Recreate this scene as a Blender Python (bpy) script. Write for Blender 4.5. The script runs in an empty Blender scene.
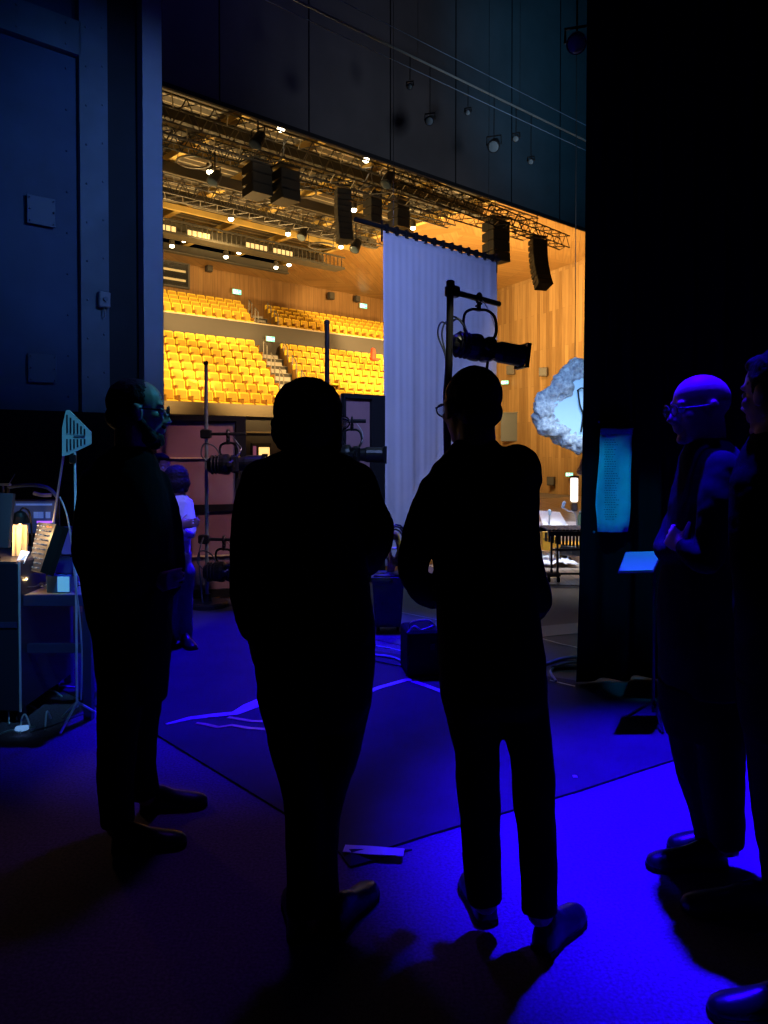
import bpy, math, random
from mathutils import Vector, Matrix, Euler
R = math.radians
random.seed(7)
sc = bpy.context.scene
col = sc.collection

# ------------------------------------------------------------------ camera
F = 769.0
CY = 466.0                      # principal point row (the frame is slightly shifted)
PITCH = math.atan((CY - 450) / F)
CH = 1.52
cam_d = bpy.data.cameras.new('camera')
cam = bpy.data.objects.new('camera', cam_d)
col.objects.link(cam)
cam_d.sensor_fit = 'VERTICAL'
cam_d.sensor_height = 24.0
cam_d.lens = 24.0 * F / 1024
cam_d.shift_y = (CY - 512) / 1024
cam_d.clip_start = 0.05
cam_d.clip_end = 200
cam.location = (0, 0, CH)
cam.rotation_euler = (math.pi / 2 - PITCH, 0, 0)
sc.camera = cam
_rot = Euler((math.pi / 2 - PITCH, 0, 0)).to_matrix()


def ray(px, py):
    return _rot @ Vector(((px - 384) / F, (CY - py) / F, -1))


def at(px, py, Y):
    r = ray(px, py)
    return Vector((0, 0, CH)) + r * (Y / r.y)


def onz(px, py, z=0.0):
    r = ray(px, py)
    return Vector((0, 0, CH)) + r * ((z - CH) / r.z)


S47, C47 = math.sin(R(47.5)), math.cos(R(47.5))
UD = Vector((S47, C47, 0))        # along the proscenium
VD = Vector((-C47, S47, 0))       # towards the back of the house


def H(a, b, z=0.0):
    return UD * a + VD * b + Vector((0, 0, z))


def ab(p):
    return p.dot(UD), p.dot(VD)


# ------------------------------------------------------------------ world / exposure
w = bpy.data.worlds.new('world')
sc.world = w
w.use_nodes = True
w.node_tree.nodes['Background'].inputs[0].default_value = (0.01, 0.02, 0.10, 1)
w.node_tree.nodes['Background'].inputs[1].default_value = 0.006
sc.view_settings.view_transform = 'Standard'
sc.view_settings.look = 'None'
sc.view_settings.exposure = 0
sc.view_settings.gamma = 1
sc.view_settings.use_curve_mapping = False
sc.cycles.max_bounces = 5
sc.cycles.diffuse_bounces = 3
sc.cycles.use_denoising = True
sc.cycles.sample_clamp_indirect = 4


# ------------------------------------------------------------------ lamps
def lamp(name, kind, loc, target, power, color, size=0.1, angle=60, blend=0.5, sizey=None, spread=None):
    d = bpy.data.lights.new(name, kind)
    d.energy = power
    d.color = color
    if kind == 'SPOT':
        d.spot_size = R(angle)
        d.spot_blend = blend
        d.shadow_soft_size = size
    elif kind == 'AREA':
        d.size = size
        if sizey:
            d.shape = 'RECTANGLE'
            d.size_y = sizey
        if spread:
            d.spread = R(spread)
    else:
        d.shadow_soft_size = size
    o = bpy.data.objects.new(name, d)
    col.objects.link(o)
    o.location = loc
    if target is not None:
        o.rotation_euler = (Vector(target) - Vector(loc)).to_track_quat('-Z', 'Y').to_euler()
    return o


BLUE = (0.012, 0.0, 1.0)
CYAN = (0.10, 0.55, 1.0)
WARM = (1.0, 0.66, 0.26)
# deep blue wash over the right of the wing floor, hung high beyond the group
lamp('blue_pool_spot', 'SPOT', (1.40, 4.1, 6.5), (1.40, 3.05, 0), 13000, BLUE, 0.10, 27, 0.75)
# blue wash over the stage mat
lamp('blue_stage_spot', 'SPOT', (-0.6, 7.2, 6.5), (-0.75, 5.5, 0), 5200, BLUE, 0.12, 36, 0.8)
# faint violet fill lamp added to extend the blue pool's falloff leftwards
lamp('violet_fill_spot', 'SPOT', (-0.7, 4.2, 5.0), (-0.5, 2.95, 0), 75, (0.20, 0.04, 1.0), 0.15, 32, 1.0)
# blue side light catching the two men on the right
lamp('blue_side_spot', 'SPOT', (0.95, 2.70, 5.4), at(704, 405, 2.78), 430, BLUE, 0.05, 7.5, 0.8)
lamp('talkers_spot', 'SPOT', (-0.2, 3.9, 4.6), at(172, 500, 6.2), 800, (0.16, 0.15, 1.0), 0.06, 15, 0.6)
# cyan working light on the wing wall and its corner
lamp('cyan_wall_spot', 'SPOT', (0.2, 3.6, 6.0), (-3.4, 6.3, 4.6), 45, (0.01, 0.34, 1.0), 0.1, 70, 1.0)
lamp('cyan_edge_spot', 'SPOT', (1.6, 5.4, 5.6), (-2.6, 8.9, 4.2), 230, (0.20, 0.40, 1.0), 0.1, 50, 0.9)
lamp('cyan_face_spot', 'SPOT', (1.2, 4.3, 3.6), at(160, 425, 3.0), 130, (0.06, 0.6, 1.0), 0.05, 12, 0.5)
lamp('cyan_antenna_spot', 'SPOT', (-0.9, 2.6, 4.4), at(74, 450, 4.25), 170, (0.14, 0.60, 1.0), 0.05, 13, 0.9)
lamp('cyan_notice_spot', 'SPOT', (0.3, 2.6, 3.4), at(614, 482, 4.6), 150, (0.0, 0.50, 1.0), 0.05, 15, 0.5)
lamp('cyan_drape_spot', 'SPOT', (-0.6, 3.6, 2.6), at(655, 500, 4.4), 200, (0.01, 0.36, 0.9), 0.05, 17, 0.9)
lamp('cyan_desk_fill', 'SPOT', (-0.6, 1.5, 4.2), (-2.0, 4.25, 0.75), 190, (0.14, 0.50, 1.0), 0.04, 17, 0.9)  # unseen fill added to brighten the desk stands and case edge
# pale lavender light on the hung cloth, cool white on the playing area
lamp('cloth_spot', 'SPOT', (0.3, 4.0, 5.2), at(435, 385, 10.0), 1250, (0.27, 0.39, 1.0), 0.15, 50, 0.8)
lamp('cloud_spot', 'SPOT', (2.3, 9.4, 5.8), at(580, 410, 15.0), 900, (0.32, 0.55, 1.0), 0.1, 24, 0.5)
lamp('player_spot', 'SPOT', (4.4, 9.6, 6.4), (3.6, 14.0, 0.4), 1500, (0.72, 0.85, 1.0), 0.1, 40, 0.7)
lamp('floor_spot', 'SPOT', (2.6, 11.2, 6.0), (2.6, 10.2, 0.0), 700, (1.0, 0.8, 0.62), 0.1, 50, 0.7)
lamp('stage_grey_spot', 'SPOT', (0.5, 9.0, 6.0), (1.0, 7.4, 0.0), 90, (0.5, 0.75, 1.0), 0.1, 50, 0.8)
lamp('panel_spot', 'SPOT', (0.6, 6.1, 4.6), at(215, 500, 7.9), 330, (1.0, 0.55, 0.62), 0.1, 26, 0.8)
lamp('boom_spot', 'SPOT', (-0.4, 5.4, 3.4), at(290, 490, 7.6), 60, (0.35, 0.65, 1.0), 0.1, 44, 0.8)
# weak lamps added in place of the haze glow on the black header
lamp('header_haze_fill', 'SPOT', H(12, 5.5, 5.5), H(13, 12.9, 8.6), 520, (0.70, 0.82, 1.0), 0.3, 80, 1.0)
lamp('header_teal_fill', 'SPOT', H(15, 6, 10), H(18, 12.9, 11.5), 520, (0.05, 0.50, 1.0), 0.3, 80, 1.0)
lamp('header_navy_fill', 'SPOT', H(4, 6, 10), H(7, 12.9, 12), 220, (0.08, 0.08, 1.0), 0.3, 80, 1.0)
# hall lighting over the seats: unseen lamps added in place of the ceiling downlights
for i, aa in enumerate((8, 13, 18, 23, 28)):
    lamp('house_fill_light', 'SPOT', H(aa + 1.5, 21.0, 9.9), H(aa + 5, 32, 3.2), 7600, WARM, 0.25, 52, 0.5)
lamp('house_soffit_fill', 'AREA', H(27, 24, 5.0), H(31, 28, 12), 2300, WARM, 2.0)  # upward fill added to brighten the soffit, no fixture there
lamp('house_wall_fill', 'SPOT', H(24, 20.5, 9.2), H(37.5, 25.5, 5.5), 6600, (1.0, 0.68, 0.32), 0.3, 80, 0.7)  # unseen fill added for the planked side wall
lamp('house_ceiling_fill', 'AREA', H(14, 27, 4.5), H(17, 25, 12), 1150, WARM, 3.0)  # upward fill added in place of house light bouncing onto the roof
for aa, tt in ((16, 20), (27, 31)):
    lamp('house_tier_fill', 'SPOT', H(aa, 25.6, 10.0), H(tt, 36.5, 8.6), 8500, WARM, 0.25, 44, 0.6)  # unseen fill added to lift the upper tier seats
lamp('coil_fill_spot', 'SPOT', (0.9, 5.2, 3.8), at(388, 552, 6.5), 170, (1.0, 0.95, 0.7), 0.03, 8, 0.5)  # small warm fill added so the cable coils show yellow
lamp('sheet_cyan_spot', 'SPOT', (0.6, 2.2, 3.6), at(640, 561, 4.2), 260, (0.0, 0.42, 0.9), 0.04, 7, 0.5)
lamp('desk_fill_light', 'POINT', at(27, 579, 4.30), None, 0.5, (1.0, .62, .25), .004)  # unseen point lamp added to warm the desk surface, no fixture


# ------------------------------------------------------------------ materials
def mat(name, c, rough=0.6, metal=0.0, var=0.0, scale=8.0, bump=0.0, emit=None, spec=0.5, trans=0.0, sheen=0.0):
    m = bpy.data.materials.new(name)
    m.use_nodes = True
    nt = m.node_tree
    b = nt.nodes['Principled BSDF']
    b.inputs['Base Color'].default_value = (*c, 1)
    b.inputs['Roughness'].default_value = rough
    b.inputs['Metallic'].default_value = metal
    b.inputs['Specular IOR Level'].default_value = spec
    b.inputs['Sheen Weight'].default_value = sheen
    if trans:
        b.inputs['Transmission Weight'].default_value = trans
    if emit:
        b.inputs['Emission Color'].default_value = (*emit[:3], 1)
        b.inputs['Emission Strength'].default_value = emit[3]
    tc = nt.nodes.new('ShaderNodeTexCoord')
    n = nt.nodes.new('ShaderNodeTexNoise')
    n.inputs['Scale'].default_value = scale
    n.inputs['Detail'].default_value = 4
    nt.links.new(tc.outputs['Object'], n.inputs['Vector'])
    if var > 0:
        r = nt.nodes.new('ShaderNodeValToRGB')
        r.color_ramp.elements[0].position = 0.3
        r.color_ramp.elements[1].position = 0.7
        r.color_ramp.elements[0].color = (*[x * (1 - var) for x in c], 1)
        r.color_ramp.elements[1].color = (*[min(1, x * (1 + var)) for x in c], 1)
        nt.links.new(n.outputs['Fac'], r.inputs['Fac'])
        nt.links.new(r.outputs['Color'], b.inputs['Base Color'])
    if bump > 0:
        bp = nt.nodes.new('ShaderNodeBump')
        bp.inputs['Strength'].default_value = bump
        bp.inputs['Distance'].default_value = 0.02
        nt.links.new(n.outputs['Fac'], bp.inputs['Height'])
        nt.links.new(bp.outputs['Normal'], b.inputs['Normal'])
    return m


def planks(name, c1, c2, cm, bw, bh, rough=0.45, rot=90.0, grain=True, mort=0.008):
    """planks laid by the UV map (metres)"""
    m = bpy.data.materials.new(name)
    m.use_nodes = True
    nt = m.node_tree
    b = nt.nodes['Principled BSDF']
    b.inputs['Roughness'].default_value = rough
    tc = nt.nodes.new('ShaderNodeTexCoord')
    mp = nt.nodes.new('ShaderNodeMapping')
    mp.inputs['Rotation'].default_value = (0, 0, R(rot))
    br = nt.nodes.new('ShaderNodeTexBrick')
    br.inputs['Color1'].default_value = (*c1, 1)
    br.inputs['Color2'].default_value = (*c2, 1)
    br.inputs['Mortar'].default_value = (*cm, 1)
    br.inputs['Scale'].default_value = 1
    br.inputs['Mortar Size'].default_value = mort
    br.inputs['Brick Width'].default_value = bw
    br.inputs['Row Height'].default_value = bh
    br.inputs['Bias'].default_value = 0.1
    nt.links.new(tc.outputs['UV'], mp.inputs['Vector'])
    nt.links.new(mp.outputs['Vector'], br.inputs['Vector'])
    out = br.outputs['Color']
    if grain:
        mp2 = nt.nodes.new('ShaderNodeMapping')
        mp2.inputs['Scale'].default_value = (0.5, 9, 1)
        nt.links.new(mp.outputs['Vector'], mp2.inputs['Vector'])
        n = nt.nodes.new('ShaderNodeTexNoise')
        n.inputs['Scale'].default_value = 1.2
        n.inputs['Detail'].default_value = 5
        nt.links.new(mp2.outputs['Vector'], n.inputs['Vector'])
        mx = nt.nodes.new('ShaderNodeMix')
        mx.data_type = 'RGBA'
        mx.blend_type = 'MULTIPLY'
        mx.inputs['Factor'].default_value = 0.55
        rr = nt.nodes.new('ShaderNodeValToRGB')
        rr.color_ramp.elements[0].position = 0.3
        rr.color_ramp.elements[1].position = 0.7
        rr.color_ramp.elements[0].color = (0.45, 0.4, 0.35, 1)
        rr.color_ramp.elements[1].color = (1, 1, 1, 1)
        nt.links.new(n.outputs['Fac'], rr.inputs['Fac'])
        nt.links.new(br.outputs['Color'], mx.inputs[6])
        nt.links.new(rr.outputs['Color'], mx.inputs[7])
        out = mx.outputs[2]
    nt.links.new(out, b.inputs['Base Color'])
    return m


M = {}
M['floor'] = mat('carpet_floor', (0.17, 0.13, 0.17), 0.95, var=0.3, scale=90, bump=0.25, spec=0.1)
M['mat'] = mat('black_dance_mat', (0.06, 0.05, 0.065), 0.7, var=0.15, scale=3, spec=0.12)
M['grey_mat'] = mat('grey_dance_floor', (0.10, 0.10, 0.11), 0.6, var=0.1, scale=3)
M['band_mat'] = mat('teal_grey_floor_band', (0.22, 0.26, 0.28), 0.5)
M['stage'] = planks('pale_stage_boards', (0.46, 0.40, 0.36), (0.40, 0.35, 0.31), (0.25, 0.21, 0.19), 2.4, 0.14, rough=0.4)
M['tape'] = mat('white_tape', (0.75, 0.75, 0.78), 0.5)
M['gold_glint_and_badge'] = mat('gold_glint_and_badge', (0.8, 0.6, 0.3), 0.4)  # colours the painted warm reflections on the mat, also the bin badge
M['navy'] = mat('navy_door_paint', (0.05, 0.11, 0.26), 0.6, var=0.2, scale=1.5)
M['slate'] = mat('slate_frame_paint', (0.16, 0.24, 0.36), 0.55, var=0.2, scale=2)
M['paleblue'] = mat('pale_blue_jamb_paint', (0.50, 0.58, 0.78), 0.5, var=0.1, scale=2)
M['dark'] = mat('dark_column_paint', (0.015, 0.025, 0.045), 0.7, var=0.2, scale=2)
M['black'] = mat('matt_black', (0.012, 0.012, 0.014), 0.85, spec=0.15)
M['header'] = mat('black_header_cloth', (0.085, 0.08, 0.085), 0.95, var=0.15, scale=0.8, spec=0.05)
M['velvet'] = mat('black_velvet', (0.010, 0.010, 0.012), 1.0, spec=0.02, sheen=0.0)
M['metal_black'] = mat('black_metal', (0.02, 0.02, 0.022), 0.35, metal=0.3, spec=0.4)
M['alu'] = mat('aluminium', (0.55, 0.57, 0.6), 0.35, metal=0.25)
M['truss'] = mat('truss_metal', (0.20, 0.18, 0.15), 0.5, metal=0.3)
M['darktruss'] = mat('dark_truss_metal', (0.05, 0.05, 0.05), 0.4, metal=0.3)
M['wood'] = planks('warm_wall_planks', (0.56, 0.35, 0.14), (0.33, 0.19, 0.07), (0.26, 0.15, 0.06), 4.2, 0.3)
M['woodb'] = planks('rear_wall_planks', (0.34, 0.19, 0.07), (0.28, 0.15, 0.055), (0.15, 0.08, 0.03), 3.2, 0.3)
M['soff1'] = planks('soffit_planks', (0.50, 0.28, 0.09), (0.40, 0.21, 0.06), (0.2, 0.1, 0.04), 5.0, 0.4, rot=30)
M['soff2'] = planks('soffit_planks_turned', (0.52, 0.30, 0.10), (0.43, 0.23, 0.07), (0.2, 0.1, 0.04), 5.0, 0.4, rot=-35)
M['deck'] = planks('ribbed_roof_deck', (0.075, 0.07, 0.06), (0.055, 0.05, 0.045), (0.50, 0.44, 0.33), 40, 0.42, rot=0, grain=False, mort=0.035)
M['beam'] = mat('yellow_beam_paint', (0.70, 0.48, 0.14), 0.5, var=0.15, scale=1)
M['darkbeam'] = mat('dark_beam_paint', (0.09, 0.08, 0.06), 0.6)
M['seat'] = mat('yellow_seat_fabric', (0.82, 0.52, 0.04), 0.7, var=0.08, scale=3, spec=0.2)
M['seatpad'] = mat('seat_pad_gold', (0.50, 0.28, 0.02), 0.8)
M['seatb'] = mat('seat_wood_shell', (0.30, 0.14, 0.02), 0.5)
M['grey'] = mat('grey_plaster', (0.15, 0.13, 0.11), 0.8, var=0.1, scale=0.7)
M['band'] = mat('balcony_band_paint', (0.07, 0.06, 0.05), 0.8)
M['beige'] = mat('beige_ledge', (0.52, 0.40, 0.24), 0.7)
M['tread'] = mat('pale_stair_tread', (0.45, 0.40, 0.33), 0.6)
M['exit_g'] = mat('exit_sign_face', (0.1, 0.6, 0.4), 0.5, emit=(0.15, 0.85, 0.55, 1.5))
M['exit_w'] = mat('exit_sign_symbol', (0.9, 1, 0.95), 0.5, emit=(0.75, 1.0, 0.9, 2.0))
M['bulb'] = mat('lamp_glass', (1, 0.95, 0.85), 0.4, emit=(1.0, 0.84, 0.55, 14))
M['warmglow'] = mat('lit_interior', (1, 0.8, 0.4), 0.5, emit=(1.0, 0.62, 0.2, 1.4))
M['whiteglow'] = mat('white_tube_glow', (1, 1, 1), 0.5, emit=(1.0, 0.93, 0.85, 1.6))
M['cloth'] = mat('pale_cloth', (0.62, 0.60, 0.68), 0.9, var=0.05, scale=2)
M['cloud'] = mat('cloud_fluff', (0.62, 0.72, 0.86), 0.95, var=0.45, scale=16, bump=1.0)
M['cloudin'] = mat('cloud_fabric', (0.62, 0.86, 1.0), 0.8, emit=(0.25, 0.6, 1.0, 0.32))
M['panel'] = mat('mauve_panel', (0.30, 0.155, 0.17), 0.8, var=0.15, scale=2)
M['pa'] = mat('speaker_cabinet', (0.04, 0.035, 0.03), 0.6)
M['grille'] = mat('speaker_grille', (0.08, 0.07, 0.055), 0.5, metal=0.3)
M['crate'] = mat('grey_bin_plastic', (0.12, 0.22, 0.12), 0.6)
M['ycable'] = mat('yellow_cable', (0.75, 0.65, 0.12), 0.5)
M['cablewhite'] = mat('pale_cable', (0.5, 0.6, 0.68), 0.4)
M['cabledark'] = mat('dark_cable', (0.05, 0.06, 0.08), 0.35)
M['paper'] = mat('notice_paper', (0.62, 0.80, 0.82), 0.85, var=0.08, scale=14, bump=0.4)
M['ink'] = mat('ink', (0.05, 0.12, 0.15), 0.8)
M['skin'] = mat('skin', (0.48, 0.30, 0.22), 0.5, spec=0.4)
M['hair'] = mat('dark_hair', (0.012, 0.010, 0.010), 0.7, var=0.3, scale=60, bump=0.4, spec=0.2)
M['suit'] = mat('black_suit_cloth', (0.009, 0.009, 0.011), 0.95, bump=0.1, scale=30, spec=0.05)
M['suit_navy'] = mat('navy_jacket_cloth', (0.011, 0.011, 0.017), 0.9, spec=0.1)
M['trous'] = mat('black_trouser_cloth', (0.008, 0.008, 0.010), 0.95, spec=0.05)
M['shoe'] = mat('black_shoe_leather', (0.012, 0.012, 0.014), 0.35, spec=0.35)
M['shirt'] = mat('white_shirt_cloth', (0.72, 0.74, 0.8), 0.85)
M['glass'] = mat('glasses_rim', (0.03, 0.03, 0.04), 0.25, spec=0.6)
M['eye'] = mat('eye_white', (0.6, 0.6, 0.6), 0.2)
M['screen'] = mat('blue_screen', (0.1, 0.2, 0.6), 0.3, emit=(0.10, 0.22, 0.85, 0.35))
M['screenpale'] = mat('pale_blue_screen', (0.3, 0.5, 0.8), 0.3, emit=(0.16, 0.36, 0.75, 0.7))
M['purple'] = mat('purple_status_strip', (0.4, 0.1, 1), 0.3, emit=(0.35, 0.10, 1.0, 1.5))
M['orange'] = mat('orange_indicator', (1, 0.3, 0.1), 0.3, emit=(1.0, 0.28, 0.06, 1.2))
M['stand'] = mat('bright_stand_metal', (0.85, 0.88, 0.92), 0.3)
M['console'] = mat('grey_console_face', (0.14, 0.14, 0.17), 0.45)
M['buff'] = mat('buff_card', (0.75, 0.58, 0.30), 0.7)
M['desk'] = mat('desk_top_board', (0.40, 0.30, 0.18), 0.6)
M['case'] = mat('case_laminate', (0.03, 0.03, 0.06), 0.5)
M['casenavy'] = mat('navy_rail_paint', (0.05, 0.05, 0.16), 0.6)
M['antenna'] = mat('antenna_board', (0.60, 0.78, 0.85), 0.4)
M['gold'] = mat('orange_lacquer', (0.85, 0.40, 0.03), 0.4)
M['pink'] = mat('pink_enamel', (0.95, 0.55, 0.45), 0.4)
M['red'] = mat('red_fabric', (0.75, 0.06, 0.02), 0.7)
M['lens'] = mat('lamp_lens', (0.16, 0.22, 0.26), 0.08, spec=0.8)


# ------------------------------------------------------------------ mesh builder
WM = {}


class MB:
    def __init__(s):
        s.v = []
        s.f = []
        s.uv = None

    def add(s, vs, fs):
        k = len(s.v)
        s.v += [Vector(p) for p in vs]
        s.f += [tuple(i + k for i in f) for f in fs]
        return s

    def box(s, c, size, rot=None):
        """rot: Matrix 3x3 or z angle (radians)"""
        if rot is None:
            rot = Matrix.Identity(3)
        elif not isinstance(rot, Matrix):
            rot = Matrix.Rotation(rot, 3, 'Z')
        c = Vector(c)
        vs = []
        for z in (-.5, .5):
            for x, y in ((-.5, -.5), (.5, -.5), (.5, .5), (-.5, .5)):
                vs.append(c + rot @ Vector((x * size[0], y * size[1], z * size[2])))
        return s.add(vs, [(3, 2, 1, 0), (4, 5, 6, 7), (0, 1, 5, 4), (1, 2, 6, 5), (2, 3, 7, 6), (3, 0, 4, 7)])

    def bbox(s, c, size, rot=None, bev=0.01):
        """box with chamfered edges"""
        if rot is None:
            rot = Matrix.Identity(3)
        elif not isinstance(rot, Matrix):
            rot = Matrix.Rotation(rot, 3, 'Z')
        c = Vector(c)
        hx, hy, hz = [q / 2 for q in size]
        bev = min(bev, hx * .45, hy * .45, hz * .45)
        rings = []
        for z, ins in ((-hz, bev), (-hz + bev, 0), (hz - bev, 0), (hz, bev)):
            x, y = hx - ins, hy - ins
            rings.append([(x - bev, -y, z), (x, -y + bev, z), (x, y - bev, z), (x - bev, y, z),
                          (-x + bev, y, z), (-x, y - bev, z), (-x, -y + bev, z), (-x + bev, -y, z)])
        return s.loft([[c + rot @ Vector(p) for p in r] for r in rings])

    def loft(s, rings, cap=True, closed=False):
        n = len(rings[0])
        k = len(s.v)
        for r in rings:
            s.v += [Vector(p) for p in r]
        m = len(rings)
        for i in range(m if closed else m - 1):
            i2 = (i + 1) % m
            for j in range(n):
                s.f.append((k + i * n + j, k + i * n + (j + 1) % n, k + i2 * n + (j + 1) % n, k + i2 * n + j))
        if cap and not closed:
            s.f.append(tuple(k + j for j in reversed(range(n))))
            s.f.append(tuple(k + (m - 1) * n + j for j in range(n)))
        return s

    def tube(s, pts, r, n=8, closed=False, flat=1.0, ref=None):
        pts = [Vector(p) for p in pts]
        rs = r if isinstance(r, (list, tuple)) else [r] * len(pts)
        rings = []
        up = None
        m = len(pts)
        for i, p in enumerate(pts):
            if closed:
                t = pts[(i + 1) % m] - pts[i - 1]
            else:
                t = pts[min(i + 1, m - 1)] - pts[max(i - 1, 0)]
            if t.length < 1e-9:
                t = Vector((0, 0, 1))
            t.normalize()
            if up is None:
                a = Vector(ref) if ref is not None else (Vector((0, 0, 1)) if abs(t.z) < .9 else Vector((0, 1, 0)))
            else:
                a = up
            x = a - t * a.dot(t)
            if x.length < 1e-6:
                x = t.orthogonal()
            x.normalize()
            up = x
            y = t.cross(x)
            rings.append([p + (x * math.cos(2 * math.pi * j / n) * flat + y * math.sin(2 * math.pi * j / n)) * rs[i]
                          for j in range(n)])
        return s.loft(rings, closed=closed)

    def cyl(s, p0, p1, r, n=16, r2=None):
        return s.tube([p0, p1], [r, r if r2 is None else r2], n)

    def capsule(s, p0, p1, r0, r1, n=14):
        p0, p1 = Vector(p0), Vector(p1)
        t = (p1 - p0)
        L = t.length
        t = t.normalized() if L > 1e-9 else Vector((0, 0, 1))
        pts, rs = [], []
        for q in (-.98, -.8, -.5, -.2):
            pts.append(p0 + t * q * r0)
            rs.append(r0 * math.sqrt(1 - q * q))
        pts += [p0, p1]
        rs += [r0, r1]
        for q in (.2, .5, .8, .98):
            pts.append(p1 + t * q * r1)
            rs.append(r1 * math.sqrt(1 - q * q))
        return s.tube(pts, rs, n)

    def ell(s, c, r, rot=None, n=16, m=10):
        c = Vector(c)
        if not hasattr(r, '__len__'):
            r = (r, r, r)
        rot = rot or Matrix.Identity(3)
        rings = []
        for i in range(m):
            ph = -math.pi / 2 + math.pi * (i + .25) / (m - .5)
            z, q = math.sin(ph), math.cos(ph)
            rings.append([c + rot @ Vector((math.cos(2 * math.pi * j / n) * q * r[0],
                                            math.sin(2 * math.pi * j / n) * q * r[1], z * r[2])) for j in range(n)])
        return s.loft(rings)

    def quad(s, a, b, c, d):
        return s.add([a, b, c, d], [(0, 1, 2, 3)])

    def slab(s, poly, t):
        """polygon (list of points, counter-clockwise from above) extruded down by t"""
        n = len(poly)
        poly = [Vector(p) for p in poly]
        low = [p - Vector((0, 0, t)) for p in poly]
        fs = [tuple(range(n)), tuple(reversed(range(n, 2 * n)))]
        fs += [(j, j + n, (j + 1) % n + n, (j + 1) % n) for j in range(n)]
        return s.add(poly + low, fs)

    def lathe(s, p0, axis, prof, n=20):
        """prof: list of (distance along axis, radius)"""
        p0, axis = Vector(p0), Vector(axis).normalized()
        x = axis.orthogonal().normalized()
        y = axis.cross(x)
        rings = [[p0 + axis * d + (x * math.cos(2 * math.pi * j / n) + y * math.sin(2 * math.pi * j / n)) * max(r, 1e-4)
                  for j in range(n)] for d, r in prof]
        return s.loft(rings)

    def build(s, name, m, parent=None, local=False, smooth=False, origin=None):
        me = bpy.data.meshes.new(name)
        vs = s.v
        o = bpy.data.objects.new(name, me)
        if parent is not None:
            o.parent = parent
            if not local:
                inv = WM[parent].inverted()
                vs = [inv @ p for p in vs]
            WM[o] = WM[parent].copy() if not local else Matrix.Identity(4)
        elif not local:
            if origin is None:
                xs = [p.x for p in vs]
                ys = [p.y for p in vs]
                zs = [p.z for p in vs]
                origin = Vector(((min(xs) + max(xs)) / 2, (min(ys) + max(ys)) / 2, min(zs)))
            origin = Vector(origin)
            vs = [p - origin for p in vs]
            o.location = origin
            WM[o] = Matrix.Translation(origin)
        else:
            WM[o] = Matrix.Identity(4)
        me.from_pydata([tuple(p) for p in vs], [], s.f)
        me.materials.append(m)
        if smooth:
            for p in me.polygons:
                p.use_smooth = True
        if s.uv:
            uvl = me.uv_layers.new(name='UVMap')
            for p in me.polygons:
                for li in p.loop_indices:
                    uvl.data[li].uv = s.uv[me.loops[li].vertex_index]
        me.update()
        col.objects.link(o)
        return o


def tag(o, label=None, cat=None, group=None, kind=None):
    if label:
        o['label'] = label
    if cat:
        o['category'] = cat
    if group:
        o['group'] = group
    if kind:
        o['kind'] = kind
    return o


def struct(o):
    o['kind'] = 'structure'
    return o


def thing(name, loc, label, cat, group=None, rz=0.0):
    o = bpy.data.objects.new(name, None)
    o.empty_display_size = 0.1
    o.location = Vector(loc)
    o.rotation_euler = (0, 0, rz)
    col.objects.link(o)
    WM[o] = Matrix.Translation(Vector(loc)) @ Matrix.Rotation(rz, 4, 'Z')
    return tag(o, label, cat, group)


def copy_tree(o, parent=None):
    c = o.copy()
    col.objects.link(c)
    if parent is not None:
        c.parent = parent
    WM[c] = WM.get(o, Matrix.Identity(4))
    for ch in list(o.children):
        copy_tree(ch, c)
    return c


def spline(pts, n=8, closed=False):
    pts = [Vector(p) for p in pts]
    out = []
    m = len(pts)
    for i in range(m if closed else m - 1):
        if closed:
            p0, p1, p2, p3 = pts[i - 1], pts[i], pts[(i + 1) % m], pts[(i + 2) % m]
        else:
            p0, p1, p2, p3 = pts[max(i - 1, 0)], pts[i], pts[i + 1], pts[min(i + 2, m - 1)]
        for k in range(n):
            t = k / n
            out.append(0.5 * ((2 * p1) + (p2 - p0) * t + (2 * p0 - 5 * p1 + 4 * p2 - p3) * t * t
                              + (3 * p1 - p0 - 3 * p2 + p3) * t ** 3))
    if not closed:
        out.append(pts[-1])
    return out


def bake(mb, voxel, smooth=2, disp=0.0, dscale=0.1, adapt=0.0):
    """union of closed shells -> one continuous smooth surface"""
    me = bpy.data.meshes.new('tmp')
    me.from_pydata([tuple(p) for p in mb.v], [], mb.f)
    me.update()
    ob = bpy.data.objects.new('tmp', me)
    col.objects.link(ob)
    md = ob.modifiers.new('r', 'REMESH')
    md.mode = 'VOXEL'
    md.voxel_size = voxel
    md.use_smooth_shade = True
    if smooth:
        sm = ob.modifiers.new('s', 'SMOOTH')
        sm.factor = 0.5
        sm.iterations = smooth
    if disp:
        tx = bpy.data.textures.new('t', 'CLOUDS')
        tx.noise_scale = dscale
        dm = ob.modifiers.new('d', 'DISPLACE')
        dm.texture = tx
        dm.strength = disp
        dm.mid_level = 0.5
    dg = bpy.context.evaluated_depsgraph_get()
    out = bpy.data.meshes.new_from_object(ob.evaluated_get(dg))
    bpy.data.objects.remove(ob)
    bpy.data.meshes.remove(me)
    for p in out.polygons:
        p.use_smooth = True
    return out


def link_mesh(name, me, m, parent=None, origin=None):
    o = bpy.data.objects.new(name, me)
    me.name = name
    me.materials.clear()
    me.materials.append(m)
    if parent is not None:
        o.parent = parent
        me.transform(WM[parent].inverted())
        WM[o] = WM[parent].copy()
    else:
        me.transform(Matrix.Translation(-Vector(origin)))
        o.location = origin
        WM[o] = Matrix.Translation(Vector(origin))
    col.objects.link(o)
    return o


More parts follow.
